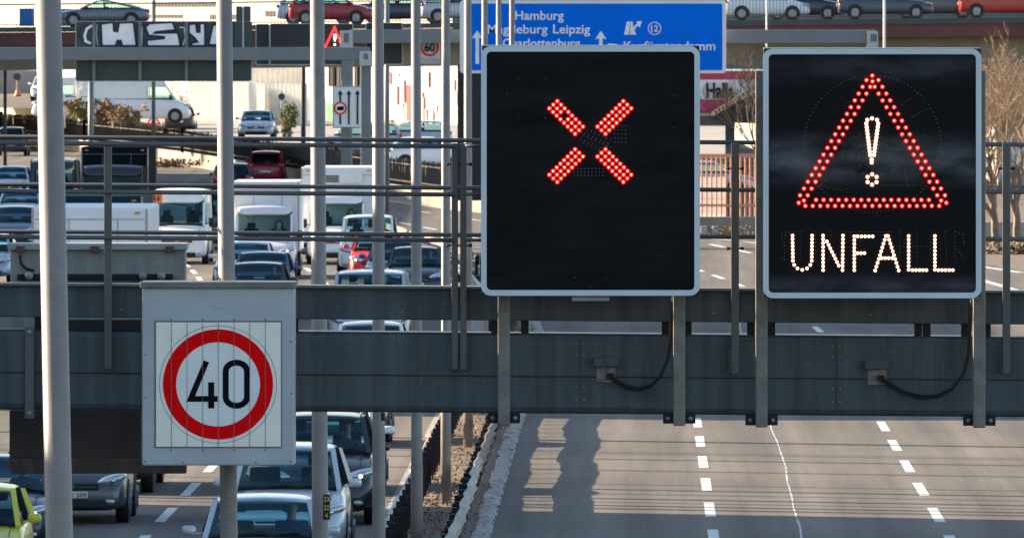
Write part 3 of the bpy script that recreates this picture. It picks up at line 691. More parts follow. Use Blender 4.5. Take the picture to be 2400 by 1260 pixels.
    bld(it, "cabin_interior", M_int)
    sy = by + .05
    for s in (-1, 1):
        x = s * W * .215
        bld(MB().box(V(x - .23, sy, belt - .1), V(x + .23, sy + .12, min(belt + .28, rt - .3)), .04).box(V(x - .13, sy + .02, belt + .27), V(x + .13, sy + .12, min(belt + .46, rt - .06)), .035), "seat", M_int)
    # wheels
    wr = .31 if H < 1.9 else .35
    if typ == 'lorry': wr = .46
    wy2 = (tot - .85) if box is None else tot - 1.3
    for yy in ((.82 if not flat else .9), wy2):
        for s in (-1, 1):
            ax = MB(); xo = s * (h2 + .012); xi = s * (h2 - .20)
            ar = MB().tube([V(s * (h2 - .12), yy, wr + .02), V(s * (h2 + .006), yy, wr + .02)], wr + .055, 24); bld(ar, "wheel_arch", M_black)
            wl = bld(MB().tube([V(xi, yy, wr), V(xi + s * .02, yy, wr), V(xo - s * .02, yy, wr), V(xo, yy, wr)], [wr * .94, wr, wr, wr * .94], 24), "wheel", M_black, smooth=False)
            rm = MB().tube([V(xo - s * .01, yy, wr), V(xo + s * .008, yy, wr)], wr * .62, 20)
            for k in range(5):
                a = k * 1.2566; c = Vector(V(xo + s * .012, yy, wr)); rm.bar(c, c + Vector((0, math.cos(a), math.sin(a))) * wr * .6, .02, .05, (1, 0, 0))
            bld(rm, "rim", M_rim, wl)
    # front
    zl = hz * .70 if not flat else .75; yl = .16 if not flat else .02
    for s in (-1, 1):
        hl = MB()
        if flat: hl.box(V(s * h2 * .62, -.01, .62), V(s * h2 * .90, .06, .82), .02)
        else: hl.ball((0, 0, 0), (W * .15, .20, .088), 14, 10); bmesh.ops.rotate(hl.bm, verts=hl.bm.verts, cent=(0, 0, 0), matrix=Matrix.Rotation(-s * .28, 3, 'Y') @ Matrix.Rotation(s * .35, 3, 'Z')); bmesh.ops.translate(hl.bm, verts=hl.bm.verts, vec=V(s * h2 * .71, yl + .05, zl + .01))
        ho = bld(hl, "headlight", M_lamp, smooth=True)
        bp = (s * h2 * .74, (yl - .12 if not flat else -.02), zl)
        bld(MB().ball(V(*bp), (.034, .04, .034) if lights else (.05, .04, .045)), "bulb", M_head if lights else M_chrome, ho, smooth=True)
        tl = MB().ball(V(s * h2 * .80, tot - .1, belt - .12), (.12, .09, .10 if H < 1.6 else .2), 10, 8)
        if box is None: bld(tl, "tail_light", M_tail, smooth=True)
        # mirror
        mz = hz + .05; mh = .065 if H < 1.9 else .15
        mb = MB().box(V(s * (h2 + .01), hy + .17, mz + .03 - mh), V(s * (h2 + .20), hy + .28, mz + .03 + mh), .04).bar(V(s * bw * .95, hy + .24, mz - .03), V(s * (h2 + .06), hy + .22, mz), .05, .03)
        mo = bld(mb, "wing_mirror", paintm if H < 1.9 else M_black, smooth=True)
        fl = MB().ball(V(s * h2 * .70, .02, .36), (.09, .05, .045), 8, 6); bld(fl, "fog_light", M_lamp, smooth=True)
    gz = hz * .60 if not flat else .95
    if flat: bld(MB().box(V(-h2 * .7, -.015, .72), V(h2 * .7, .04, 1.15), .02), "grille", M_dark); bld(MB().box(V(-h2, -.04, .33), V(h2, .1, .58), .04), "bumper", M_dark)
    else:
        gr = MB().box(V(-h2 * .50, -.004, gz - .055), V(h2 * .50, .22, gz + .065), .03)
        bld(gr, "grille", M_black)
        bld(MB().bar(V(-h2 * .45, -.012, gz + .0), V(h2 * .45, -.012, gz + .0), .012, .012), "grille_bar", M_chrome)
        bld(MB().box(V(-h2 * .62, -.024, .24), V(h2 * .62, .18, .395), .04), "air_intake", M_black)
        e = MB().tube([V(0, -.03, gz + .02), V(0, .01, gz + .02)], .055, 16); bld(e, "badge", M_chrome)
        bld(MB().bar(V(-h2 * .74, .30, hz * .86), V(-h2 * .74, hy - .1, hz * .985), .012, .006), "bonnet_seam", M_black)
        bld(MB().bar(V(h2 * .74, .30, hz * .86), V(h2 * .74, hy - .1, hz * .985), .012, .006), "bonnet_seam", M_black)
    if plate: bld(MB().box(V(-.26, -.045, .42), V(.26, -.02, .52), .004), "licence_plate", M_plate)
    bld(MB().box(V(-.26, tot + .005, .62), V(.26, tot + .02, .73), .004), "licence_plate", M_plate)
    if rails:
        for s in (-1, 1):
            bld(MB().tube([V(s * rw * .95, wy + .2, rt + .03), V(s * rw * .95, wy + .35, rt + .09), V(s * rw * .95, ry - .3, rt + .09), V(s * rw * .95, ry - .12, rt + .03)], .018, 8), "roof_rail", M_chrome, smooth=True)
    wp = MB()
    for s in (-.55, .1): wp.bar(V(s * wb, hy - .03, hz + .02), V((s + .62) * wb, hy + .04, hz + .08), .02, .02)
    if not far: bld(wp, "wipers", M_black)
    if box is not None:
        bl, bwid, bz0, bz1, bm_ = box; yb0 = L - .1 if not flat else L + .05
        if not flat and box[3] > 2.6: yb0 = L - .15
        bo = bld(MB().box(V(-bwid / 2, yb0, bz0), V(bwid / 2, tot, bz1), .05), "cargo_box", bm_)
        tr = MB()
        for s in (-1, 1): tr.box(V(s * bwid / 2 - s * .0 + s * .004, yb0 + .02, bz0), V(s * bwid / 2 - s * .05, yb0 - .006, bz1 - .03))
        bld(tr, "edge_trim", M_rim, bo)
        se = MB(); yf = yb0 - .012
        se.box(V(-bwid / 2 + .08, yf, bz1 - .26), V(bwid / 2 - .08, yf + .01, bz1 - .245)); se.box(V(-bwid * .18, yf, bz0 + .1), V(-bwid * .18 + .012, yf + .01, bz1 - .26)); se.box(V(bwid * .24, yf, bz0 + .1), V(bwid * .24 + .012, yf + .01, bz1 - .26))
        bld(se, "panel_seams", mat("seam_grey", (.22, .23, .24), .8), bo)
        ml = MB()
        for q in (-1, 1): ml.box(V(q * (bwid / 2 - .16), yf - .01, bz1 - .14), V(q * (bwid / 2 - .28), yf + .01, bz1 - .09))
        bld(ml, "marker_lights", mat("marker_amber", (.6, .25, .03), .4), bo)
        bld(MB().box(V(-h2 * .8, L * .5, .45), V(h2 * .8, tot - .1, bz0 - .003)), "chassis", M_dark)
    root['v'] = 1; del root['v']
    return root, V
CG = "cars and vans queueing towards the camera"
def car(label, typ, xpx, droof, col, **k):
    """xpx = image column of the car's centre at that distance"""
    d = droof; X = (xpx - VX) * d / F
    nm = {'van': 'van', 'hivan': 'van', 'caddy': 'van', 'suv': 'suv_car', 'mpv': 'estate_car', 'sedan': 'saloon_car', 'coupe': 'sports_car', 'cab': 'box_van', 'lorry': 'lorry'}.get(typ, 'hatchback_car')
    cat = k.pop('cat', {'van': 'van', 'hivan': 'van', 'caddy': 'van', 'cab': 'box van', 'lorry': 'truck'}.get(typ, 'car'))
    k.setdefault('group', CG)
    return vehicle(nm, label, cat, typ, X, d, col, **k), X
silver = paint("silver", (.50, .55, .60), .35); white = paint("white", (.78, .80, .82)); black = paint("black", (.012, .014, .02)); navy = paint("navy", (.008, .022, .045), .1)
blue = paint("steel_blue", (.05, .12, .20), .3); grey = paint("grey", (.09, .10, .105), .4); red = paint("red", (.55, .02, .015)); yellow = paint("yellow", (.70, .60, .05)); dteal = paint("teal", (.01, .05, .06))
lblue = paint("light_blue", (.35, .48, .60), .3); dred = paint("crimson", (.38, .01, .03)); bw = mat("box_white", (.76, .77, .78), .5, 0, .05, 1)
darkbox = mat("box_dark", (.006, .010, .015), .85, 0, .1, 1, spec=.05)
def drv(root_x, d, typ, shirt, hair, label, side=1):
    P = TYPES[typ]; by = P['wy'] + (P['ry'] - P['wy']) * .42
    driver((root_x + side * P['W'] * .215, d + by - .10, P['belt'] - .38 if P['H'] < 2 else P['belt'] - .30), shirt, hair, label)
blu = mat("shirt_blue", (.02, .06, .22), .8); gry = mat("shirt_grey", (.12, .12, .13), .8); blk = mat("shirt_dark", (.03, .03, .035), .8)
# lane nearest the median
_, X = car("silver hatchback at the bottom of the photo, its driver in a blue top", 'hatch', 605, 153.5, silver); drv(X, 153.5, 'hatch', blu, HG, "driver in a blue top at the wheel of the silver hatchback at the bottom")
_, X = car("silver people carrier directly behind the silver hatchback", 'mpv', 668, 167.8, paint("pale_silver", (.58, .62, .66), .3)); drv(X, 167.8, 'mpv', gry, HB, "dim driver inside the silver people carrier below the 40 sign")
_, X = car("black off-roader with roof rails and lit headlights behind the silver people carrier", 'suv', 744, 180, black, lights=True, rails=True); drv(X, 180, 'suv', gry, HB, "driver in grey behind the windscreen of the black off-roader")
car("white hatchback almost hidden behind the black off-roader", 'hatch', 772, 191.5, white)
car("dark car half hidden by the gantry beam, behind the white hatchback", 'hatch', 800, 213, navy)
car("white car whose windscreen shows in the slot between the two gantry beams", 'hatch', 865, 243, white, lights=True)
car("white van roof showing just above the upper gantry beam", 'van', 864, 270, silver)
_, X = car("dark blue car in the lane nearest the median, its roof over the upper gantry beam", 'hatch', 972, 324, navy); drv(X, 324, 'hatch', blk, HB, "driver of the dark blue car beside the median")
car("blue car partly hidden between the red car and the dark blue one", 'hatch', 925, 333, blue)
car("small bright red car with a dazzling headlight", 'small', 880, 346, red, lights=True)
car("white small van right behind the bright red car", 'caddy', 860, 356, white)
rt_, X = car("white refrigerated box van with a cooling grille above its cab", 'cab', 789, 372, white, box=(4.2, 2.45, .75, 3.15, bw), face='front')
drv(X, 372, 'cab', blk, HB, "driver high up in the cab of the white refrigerated box van")
root, V = rt_
go = MB().box(V(-.62, 2.02, 2.62), V(.78, 2.3, 2.92), .02).build("cooling_unit", bw, root, local=True)
gm = MB()
for i in range(5): gm.box(V(-.6, 2.005, 2.65 + i * .05), V(.02, 2.02, 2.68 + i * .05))
gm.build("vents", M_dark, go, local=True)
rt_, X = car("white box van with a raised body, headlight lit, left of the refrigerated one", 'cab', 617, 351, white, box=(4.3, 2.1, .8, 2.98, bw), lights=True)
drv(X, 351, 'cab', gry, HB, "driver behind the windscreen of the white box van between the two lamp posts")
car("white saloon directly in front of the white box van", 'sedan', 571, 334, white)
car("steel blue car second in front of the white box van", 'hatch', 612, 317, blue)
_, X = car("dark blue car third in front of the white box van, just above the 40 sign", 'hatch', 600, 303, navy); drv(X, 303, 'hatch', blk, HB, "driver of the dark blue car just above the 40 sign")
rt_, X = car("white minibus with an orange school sign on its forehead", 'hivan', 414, 372, white, cat="minibus"); root, V = rt_
sg = MB().box(V(-.92, 1.20, 2.0), V(-.52, 1.24, 2.28), .005).build("school_sign", mat("orange_board", (.75, .22, .05), .5), root, local=True)
ch = MB()
for cx, h in ((-.78, .18), (-.65, .14)):
    ch.ball(V(cx, 1.19, 2.06 + h), (.02, .01, .02), 8, 5); ch.box(V(cx - .02, 1.185, 2.06), V(cx + .02, 1.195, 2.04 + h)); ch.bar(V(cx - .06, 1.19, 2.10), V(cx + .05, 1.19, 2.15), .012, .012)
ch.build("children_symbol", M_black, sg, local=True)
car("black van mostly hidden behind the white minibus", 'van', 512, 396, black)
car("white van glimpsed between the raised white box van and the refrigerated one", 'van', 716, 388, white)
car("white lorry with an aerodynamic roof box, behind the grey display back", 'lorry', 198, 243, white, box=(6.0, 2.5, 1.0, 3.95, bw))
car("dark teal lorry behind the white lorry at left", 'lorry', 215, 278, dteal, box=(6, 2.3, 1.0, 3.66, mat('box_teal', (.006, .045, .055), .7, 0, .1, 1, spec=.15)))
car("dark high-sided truck with a roof deflector behind the minibus lane", 'lorry', 262, 417, black, box=(6.5, 2.5, 1.0, 3.3, darkbox))
car("tall black van just left of the dark high-sided truck, cut by the blurred lamp post", 'hivan', 118, 454, black, lights=False)
car("pale blue car topmost at the left edge of the oncoming queue", 'hatch', 22, 503, lblue)
car("silver car with both headlights lit at the left edge of the photo", 'sedan', 42, 437, paint("ice", (.62, .66, .7), .2), lights=True)
car("dark blue car below the silver car at the left edge", 'hatch', 30, 395, blue)
car("pale blue car at the left edge above the gantry's upper beam", 'hatch', -40, 345, lblue)
# second lane near
car("yellow car cut off by the bottom left corner", 'small', -84, 157, yellow)
_, X = car("dark blue car with a bright headlight behind the yellow car", 'sedan', -25, 169, navy, lights=True); drv(X, 169, 'sedan', blk, HB, "driver in the dark blue car behind the yellow one")
rt_, X = car("dark grey hatchback with number V 209 behind the blurred lamp post", 'hatch', 167, 180.5, grey); root, V = rt_
me = text_mesh("V 209", .01); xs = [v.co.x for v in me.vertices]; a, b = min(xs), max(xs)
for v in me.vertices: v.co = Vector(V(-.02 + (v.co.x - a) / (b - a) * .26, -.048, .435 + v.co.y * .095)) + Vector((0, -.002 if v.co.z > 0 else .002, 0))
MB().join_mesh(me).build("plate_lettering", M_black, root, local=True)
lorry2 = car("dark van hidden behind the grey hatchback, only its wheel showing", 'hivan', 215, 192, black)
# driving away
AW = "cars driving away in the far lanes"
car("dark estate car driving away behind the bright lamp post", 'mpv', 543, 503, black, face='rear', group=AW)
car("crimson hatchback driving away below the picket fence", 'mpv', 622, 549, dred, face='rear', group=AW)
car("dark off-roader driving away at the far left", 'suv', 25, 667, navy, face='rear', group=AW)
car("grey car driving away just above the dark truck", 'hatch', 274, 585, grey, face='rear', group=AW)

# ------------------------------------------------------------------ far gantries
def simple_gantry(label, d, x0, x1, y0, y1, col_x, col_w, ytop, colm, capm):
    root = thing("sign_gantry", px(col_x, 0, d) * 1 - Vector((0, 0, px(col_x, 0, d).z)), label, "gantry")
    MB().box(px(x0, y0, d), px(x1, y1, d) + Vector((0, .5, 0)), .03).build("beam", colm, root)
    MB().box(px(col_x - col_w / 2, ytop, d + .6), Vector((px(col_x + col_w / 2, 0, d).x, d + 1.1, 0)), .03).build("column", colm, root)
    MB().box(px(col_x - col_w / 2 - 3, ytop, d - .05), px(col_x + col_w / 2 + 3, y1 + 12, d - .05) + Vector((0, .04, 0)), .01).build("end_plate", capm, root)
    for i in (-4, 0, 4):
        MB().box(px(col_x + i - 1, ytop + 6, d - .06), px(col_x + i + 1, y1 - 2, d - .06) + Vector((0, .02, 0))).build("rib", M_dark, root)
    return root
M_g2 = mat("gantry_bluegrey", (.15, .18, .20), .5, 0, .10, 1.5)
M_g3 = mat("end_grey", (.42, .44, .46), .5, 0, .10, 2)
dA = 404
GA = simple_gantry("far grey gantry carrying the graffiti-covered sign back", dA, -400, 867, 111, 142, 857, 23, 120, M_g2, M_g3)
dB = 423
GBt = simple_gantry("far grey gantry carrying the big blue direction sign", dB, 820, 2052, 70, 102, 812, 24, 72, M_g2, M_g3)
MB().box(px(2032, 74, dB - .1), px(2058, 112, dB - .1) + Vector((0, .6, 0)), .03).build("end_plate", M_g3, GBt)
for i in (-3, 2, 7): MB().box(px(2045 + i, 80, dB - .13), px(2047 + i, 98, dB - .13) + Vector((0, .03, 0))).build("rib", M_dark, GBt)
# graffiti sign back
d = dA + .6; SB = thing("road_sign", px(384, 190, d), "dark green back of a wide road sign sprayed with white bubble letters", "sign")
M_sb = mat("sign_back_green", (.035, .06, .065), .6, 0, .12, 2)
MB().pp(rrect(177, 50, 590, 191, 6), d, .08).build("panel", M_sb, SB)
MB().stroke(rrect(177.5, 50.5, 589, 190.5, 6), 1.6, d - .015, .015, True).build("edge", mat("edge_alu", (.35, .36, .36), .4, .3), SB)
c1 = lambda x, y: (x / 3.7067, y / 3.7067)
M_gf = mat("graffiti_white", (.86, .87, .90), .7, 0, .12, 2); M_go = mat("graffiti_navy", (.012, .015, .05), .7)
H_ = [(875, 210), (985, 195), (990, 270), (1020, 275), (1035, 200), (1160, 195), (1185, 400), (1060, 400), (1050, 355), (1020, 355), (1005, 400), (885, 400)]
S_ = [(1262, 235), (1300, 205), (1500, 195), (1525, 262), (1350, 280), (1340, 290), (1545, 285), (1568, 402), (1280, 402), (1275, 350), (1425, 335), (1425, 322), (1290, 310)]
Y_ = [(1640, 215), (1700, 205), (1712, 280), (1735, 280), (1735, 205), (1780, 205), (1782, 400), (1660, 400), (1665, 375), (1715, 365), (1690, 330), (1640, 290)]
A_ = [(1812, 390), (1850, 215), (1890, 215), (1890, 395)]
gl = MB(); go = MB()
for q in (H_, S_, Y_, A_):
    gl.pp([c1(*p) for p in q], d - .04, .02); go.stroke([c1(*p) for p in q], 4.6, d - .05, .02, True)
gl.stroke([c1(*p) for p in ((800, 225), (755, 250), (735, 310), (745, 360), (790, 380))], 6, d - .04, .02)
gl.stroke([c1(*p) for p in ((845, 215), (835, 300), (850, 395))], 1.5, d - .04, .02); gl.stroke([c1(*p) for p in ((1215, 230), (1235, 240), (1230, 395))], 2.0, d - .04, .02)
gl.stroke([c1(*p) for p in ((1560, 240), (1600, 240), (1610, 330), (1590, 395))], 2.5, d - .04, .02)
go.stroke([c1(*p) for p in ((760, 215), (700, 240), (690, 320), (720, 380))], 2.0, d - .05, .02)
gl.build("graffiti_fill", M_gf, SB); go.build("graffiti_outline", M_go, SB)
for x in (220, 328, 437): MB().box(px(x - 3.5, 50, d - .15), px(x + 3.5, 190, d - .15) + Vector((0, .08, 0))).build("stiffener", M_g2, SB)
d = dA + .4; t = thing("road_sign", px(570, 110, d), "small dark sign back standing above the right end of the graffiti sign", "sign")
MB().box(px(553, 15, d), px(587, 50, d) + Vector((0, .06, 0)), .01).build("panel", M_sb, t); MB().pp([(551, 52), (591, 52), (591, 112), (551, 112)], d, .06).build("lower_panel", M_sb, t)
MB().tube([px(570, 15, d - .05), px(570, 112, d - .05)], .03).build("post", M_g3, t)
# far black displays of the blue-sign gantry
def fdisp(label, x0, y0, x1, y1, d, tri=False):
    t = thing("led_display", px((x0 + x1) / 2, y1, d), label, "LED display", "small black displays on the far gantry")
    MB().pp(rrect(x0, y0, x1, y1, 4), d, .3).build("housing", mat("far_black", (.02, .022, .026), .6, 0, .2, 1), t)
    MB().stroke(rrect(x0, y0, x1, y1, 4), 1.5, d - .03, .03, True).build("frame", mat("far_frame", (.5, .54, .55), .5), t)
    return t
fdisp("dark switched-off display left of the far red warning triangle", 600, 57, 631, 152, dB + 1.2)
T = fdisp("far black display showing a small lit red warning triangle", 633, 56, 827, 152, dB + .9)
P3 = lambda x, y: (550 + x / 3.7067, y / 3.7067)
MB().stroke([P3(868, 240), P3(940, 425), P3(778, 428)], 4.0, dB + .82, .03, True).build("red_triangle", emit("far_red", (1, .02, .02), 1.3), T)
ex = MB().stroke([P3(*p) for p in ((868, 360), (860, 320), (862, 303), (874, 300), (882, 310), (880, 330), (871, 360))], 1.3, dB + .82, .03); ex.disc(*P3(870, 390), 2.4, dB + .82, .03)
ex.build("white_exclamation_mark", emit("far_white", (1, .9, .75), 1.2), T)
fdisp("dark switched-off display right of the far red warning triangle", 858, 54, 943, 151, dB + .9)
# round 60 sign
t = thing("speed_limit_sign", px(1008, 150, dB + .2), "small round 60 speed limit on a white board below the far gantry beam", "speed sign")
d = dB + .8; MB().box(px(984, 84, d), px(1032, 150, d) + Vector((0, .15, 0)), .01).build("board", mat("board60", (.62, .64, .63), .5), t)
MB().ring(1007, 111, 17, 21.5, d - .04, .03, 32).build("red_ring", MATS["sign_red"], t)
text(MB(), "60", 995, 1019, 101, 121, d - .05, .03, .015).build("numerals", MATS["print_black"], t)
MB().box(px(984, 137, d - .03), px(1032, 150, d - .03) + Vector((0, .1, 0)), .01).build("lower_edge", M_g3, t)
# blue direction sign
d = dB - .5; BS = thing("direction_sign", px(1390, 170, d), "large blue motorway direction sign listing Hamburg, Leipzig and Kurfürstendamm", "direction sign")
MB().pp(rrect(1078, 1, 1702, 172, 8), d, .15).build("panel", mat("sign_border_white", (.72, .74, .76), .5, 0, .05, 1), BS)
MB().pp(rrect(1104, 9, 1693, 165, 4), d - .02, .015).build("blue_face", mat("sign_blue", (.0, .15, .76), .6, 0, .06, 1, spec=.05), BS)
c3 = lambda x, y: (1050 + x / 3.4286, y / 3.4286)
tx = MB()
def T3(s, x0, x1, yt, yb, bold=.012): text(tx, s, *[1050 + q / 3.4286 for q in (x0, x1)], yt / 3.4286, yb / 3.4286, d - .04, .02, bold)
T3("Hamburg", 540, 930, 90, 160); T3("Magdeburg", 318, 800, 200, 270); T3("Leipzig", 845, 1142, 200, 270); T3("Charlottenburg", 440, 1062, 312, 382); T3("Kurfürstendamm", 1412, 2148, 335, 405)
for cx, yt, yb in ((235, 245, 515), (1228, 250, 430)):
    tx.pp([c3(cx, yt), c3(cx + 46, yt + 68), c3(cx + 14, yt + 58), c3(cx + 14, yb), c3(cx - 14, yb), c3(cx - 14, yt + 58), c3(cx - 46, yt + 68)], d - .04, .02)
tx.pp([c3(1285, 350), c3(1360, 358), c3(1360, 373), c3(1285, 370)], d - .04, .02)
tx.pp([c3(1415, 280), c3(1438, 175), c3(1462, 175), c3(1455, 280)], d - .04, .02); tx.pp([c3(1462, 280), c3(1468, 175), c3(1484, 175), c3(1486, 215), c3(1512, 280)], d - .04, .02)
tx.stroke([c3(1495, 240), c3(1502, 215), c3(1530, 198)], 5, d - .045, .02); tx.pp([c3(1512, 176), c3(1560, 172), c3(1540, 225)], d - .048, .02)
tx.ring(*c3(1660, 230), 13.5, 15.5, d - .04, .02, 32); T3("12", 1632, 1688, 205, 255)
tx.build("lettering", mat("sign_letter_white", (.78, .8, .8), .5), BS)
# lane sign with three arrows
d = dB - 3; LS = thing("lane_sign", px(815, 300, d), "white rectangular sign with three black arrows and a round no-trucks symbol", "road sign")
LSx = lambda x, y: (550 + x / 3.7067, y / 3.7067)
MB().box(px(779, 202, d), px(850, 300, d) + Vector((0, .08, 0)), .01).build("board", mat("board_grey_white", (.78, .82, .83), .5, 0, .05, 1), LS)
MB().stroke(rrect(780, 203, 849, 299, 2), 1.4, d - .02, .015, True).build("border", MATS["print_black"], LS)
ar = MB()
for cx in (917, 992, 1067):
    ar.pp([LSx(cx - 7, 1080), LSx(cx - 7, 815), LSx(cx - 24, 825), LSx(cx, 785), LSx(cx + 24, 825), LSx(cx + 7, 815), LSx(cx + 7, 1080)], d - .03, .02)
ar.build("arrows", MATS["print_black"], LS)
MB().disc(*LSx(917, 940), 12.5, d - .045, .01, 28).build("round_symbol", MATS["sign_white"], LS); MB().ring(*LSx(917, 940), 11.5, 15, d - .06, .02, 32).build("red_ring", MATS["sign_red"], LS)
MB().pp([LSx(888, 950), LSx(888, 932), LSx(903, 932), LSx(903, 925), LSx(948, 925), LSx(948, 952), LSx(940, 960), LSx(896, 960)], d - .065, .015).build("truck_symbol", MATS["print_black"], LS)
MB().box(px(799, 300, d + .1), Vector((px(822, 0, d).x, d + .4, 0))).build("post", M_g2, LS)

# ------------------------------------------------------------------ road bridge across the back
dR = 544.0; slope = -17 / 1750.0
def by_(y, x): return y + (x - 250) * slope
BR = thing("road_bridge", (0, dR, 0), "long road bridge with a brown edge beam and picket railing, cars crossing it", "bridge")
def bband(nm, y0, y1, m, dd, dep, xa=-900, xb=3300):
    MB().loft([[(px(x, 0, dd).x, yy, px(0, by_(y, x), dd).z) for yy, y in ((dd, y0), (dd + dep, y0), (dd + dep, y1), (dd, y1))] for x in (xa, xb)]).build(nm, m, BR)
bband("deck", 62, 74, mat("deck_edge", (.075, .08, .09), .8, 0, .2, 1), dR, 16)
bband("edge_beam", 74.5, 106, mat("edge_brown", (.15, .055, .05), .8, 0, .2, .6), dR + .12, .6)
bband("girder", 106.5, 163, mat("girder_concrete", (.27, .215, .15), .9, 0, .25, .5), dR + 1.2, 12)
for xx in (-300, 1290, 2900):
    MB().box((px(xx - 40, 0, dR).x, dR + 2, 0), (px(xx + 40, 0, dR).x, dR + 12, 5.9), .1).build("pier", M_conc, BR)
M_pick = mat("picket_grey", (.075, .08, .085), .6, 0, .1, 3)
for side, dd in ((0, dR + .15), (1, dR + 15.5)):
    for a in range(-900, 3300, 350):
        mb = MB(); kk = F / dd
        for i in range(44 if side == 0 else 22):
            x = a + i * (350 / (44.0 if side == 0 else 22.0)); p = px(x, by_(62, x), dd); mb.bar(p, p + Vector((0, 0, 1.10)), .022, .022)
        for yy in (.12, 1.1):
            p, q = px(a, by_(62, a), dd), px(a + 350, by_(62, a + 350), dd); mb.bar(p + Vector((0, 0, yy)), q + Vector((0, 0, yy)), .05, .05)
        mb.build("railing", M_pick, BR)
def bcar(label, typ, x, col, face, row=0, dz=0):
    dd = dR + 1.5 + row * 4.0; zz = px(0, by_(62, x), dR).z + dz
    (o, V), X = car(label, typ, x, dd, col, face=face, z=zz, group="cars crossing the bridge", far=True)
    return o
bcar("silver blue sports car driving left on the bridge", 'coupe', 240, paint("porsche_grey", (.17, .20, .25), .5), 'left')
bcar("crimson small car on the bridge in front of a silver one", 'hatch', 775, dred, 'right')
bcar("silver car half hidden behind the crimson car on the bridge", 'hatch', 745, silver, 'right', 1)
bcar("dark blue car on the bridge between crimson car and white car", 'sedan', 945, navy, 'right', 1)
bcar("silver car on the bridge at the left edge of the blue sign", 'hatch', 1085, silver, 'right')
bcar("white hatchback on the bridge right of the blue sign", 'hatch', 1797, white, 'right')
bcar("dark car on the bridge between the white hatchback and the blue-grey saloon", 'hatch', 1880, navy, 'right', 1)
bcar("blue-grey saloon on the bridge above the UNFALL display", 'sedan', 2075, paint("slate", (.06, .09, .13), .4), 'right')
bcar("grey car on the bridge behind the saloon and the bright red car", 'mpv', 2190, grey, 'right', 1)
bcar("bright red car on the bridge in the top right corner", 'mpv', 2355, red, 'right')
# buildings behind the bridge
def block(name, label, x0, x1, y0, y1, d, m, cat="building", win=None, dep=14, rotd=0):
    a = px(x0, y0, d); b = px(x1, y1, d)
    root = thing(name, ((a.x + b.x) / 2, d, 0), label, cat)
    MB().box((a.x, d, min(a.z, b.z) if False else 0), (b.x, d + dep, max(a.z, b.z))).build("wall", m, root)
    MB().box((a.x - .2, d - .2, max(a.z, b.z)), (b.x + .2, d + dep + .2, max(a.z, b.z) + .4)).build("roof", M_conc, root)
    if win:
        for (wx, wy, ww, wh) in win:
            o = MB().box(px(wx, wy, d - .05), px(wx + ww, wy + wh, d - .05) + Vector((0, .04, 0))).build("window", M_dark, root)
    return root
cream = mat("cream_render", (.62, .56, .45), .9, 0, .08, .3)
def cream_block():
    a = px(-500, 0, 860); b = px(1060, 0, 775); root = thing("building", (b.x, b.y, 0), "cream rendered building behind the bridge at upper left", "building")
    v = Vector((b.x - a.x, b.y - a.y, 0)); L = v.length; v.normalize(); n = Vector((v.y, -v.x, 0)); c = a - n * 14; e = b - n * 14
    MB().loft([[(p.x, p.y, z) for p in (a, b, e, c)] for z in (0, 22)]).build("wall", cream, root)
    MB().loft([[(p.x, p.y, z) for p in (a + n * .3, b + n * .3, e, c)] for z in (22.003, 22.5)]).build("roof", M_conc, root)
    for u0, u1, z0, z1 in ((.50, .53, 8.1, 8.6), (.58, .68, 8.9, 9.2), (.66, .70, 8.0, 8.35), (.56, .62, 8.1, 8.35), (.74, .80, 8.2, 8.6), (.86, .93, 8.0, 8.6), (.05, .2, 8.8, 10)):
        p, q = a + v * L * u0, a + v * L * u1
        MB().loft([[(r_.x + n.x * o_, r_.y + n.y * o_, z) for r_, o_ in ((p, .05), (q, .05), (q, .002), (p, .002))] for z in (z0, z1)]).build("window", M_dark, root)
cream_block()
block("building", "grey green office block behind the bridge at upper right", 1060, 3000, -500, 400, 770, mat("greygreen", (.13, .17, .16), .8, 0, .25, .3), win=[(1750 + i * 80, -14, 50, 24) for i in range(9)])
MB().box(px(45, 20, 562), px(75, 62, 562) + Vector((0, .5, 0)), .02).build("p", M_dark) if False else None
def panel_thing(name, label, cat, x0, y0, x1, y1, d, m, t=.2, group=None):
    o = MB().box(px(x0, y0, d), px(x1, y1, d) + Vector((0, t, 0)), .02).build(name, m); return tag(o, label, cat, group)
cb = mat("container_blue", (.01, .17, .50), .6)
panel_thing("blue_container", "blue container behind the bridge railing at far left", "container", 45, 20, 76, 62, 562, cb, 2)
panel_thing("blue_container", "blue container behind the sports car's bonnet", "container", 110, 21, 168, 62, 562, cb, 2)

# ------------------------------------------------------------------ raised yard beyond the fence
fence_pts = [(-300, 300), (0, 333), (200, 358), (430, 387), (600, 416), (750, 440), (900, 468), (1060, 492), (1250, 510), (1500, 535), (1700, 552)]
FP = [Vector((px(x, y, 8 * F / (y - VY)).x, 8 * F / (y - VY), 0)) for x, y in fence_pts]
mb = MB(); rows = []
nfp = len(FP)
for j in range(7):
    for i, p in enumerate(FP):
        far_ = 830; yy = p.y + (far_ - p.y) * j / 6; xx = p.x * (yy / p.y)
        z = .55 + (2.6 - .55) * min(1, max(0, (yy - 470) / 230)); z = max(.5, z)
        rows.append((xx, yy + .3, z))
mb.faces(rows, [(j * nfp + i, j * nfp + i + 1, (j + 1) * nfp + i + 1, (j + 1) * nfp + i) for j in range(6) for i in range(nfp - 1)])
tag(mb.build("terrain", mat("yard_paving", (.30, .28, .26), .9, 0, .2, .4), base=False), kind='structure')
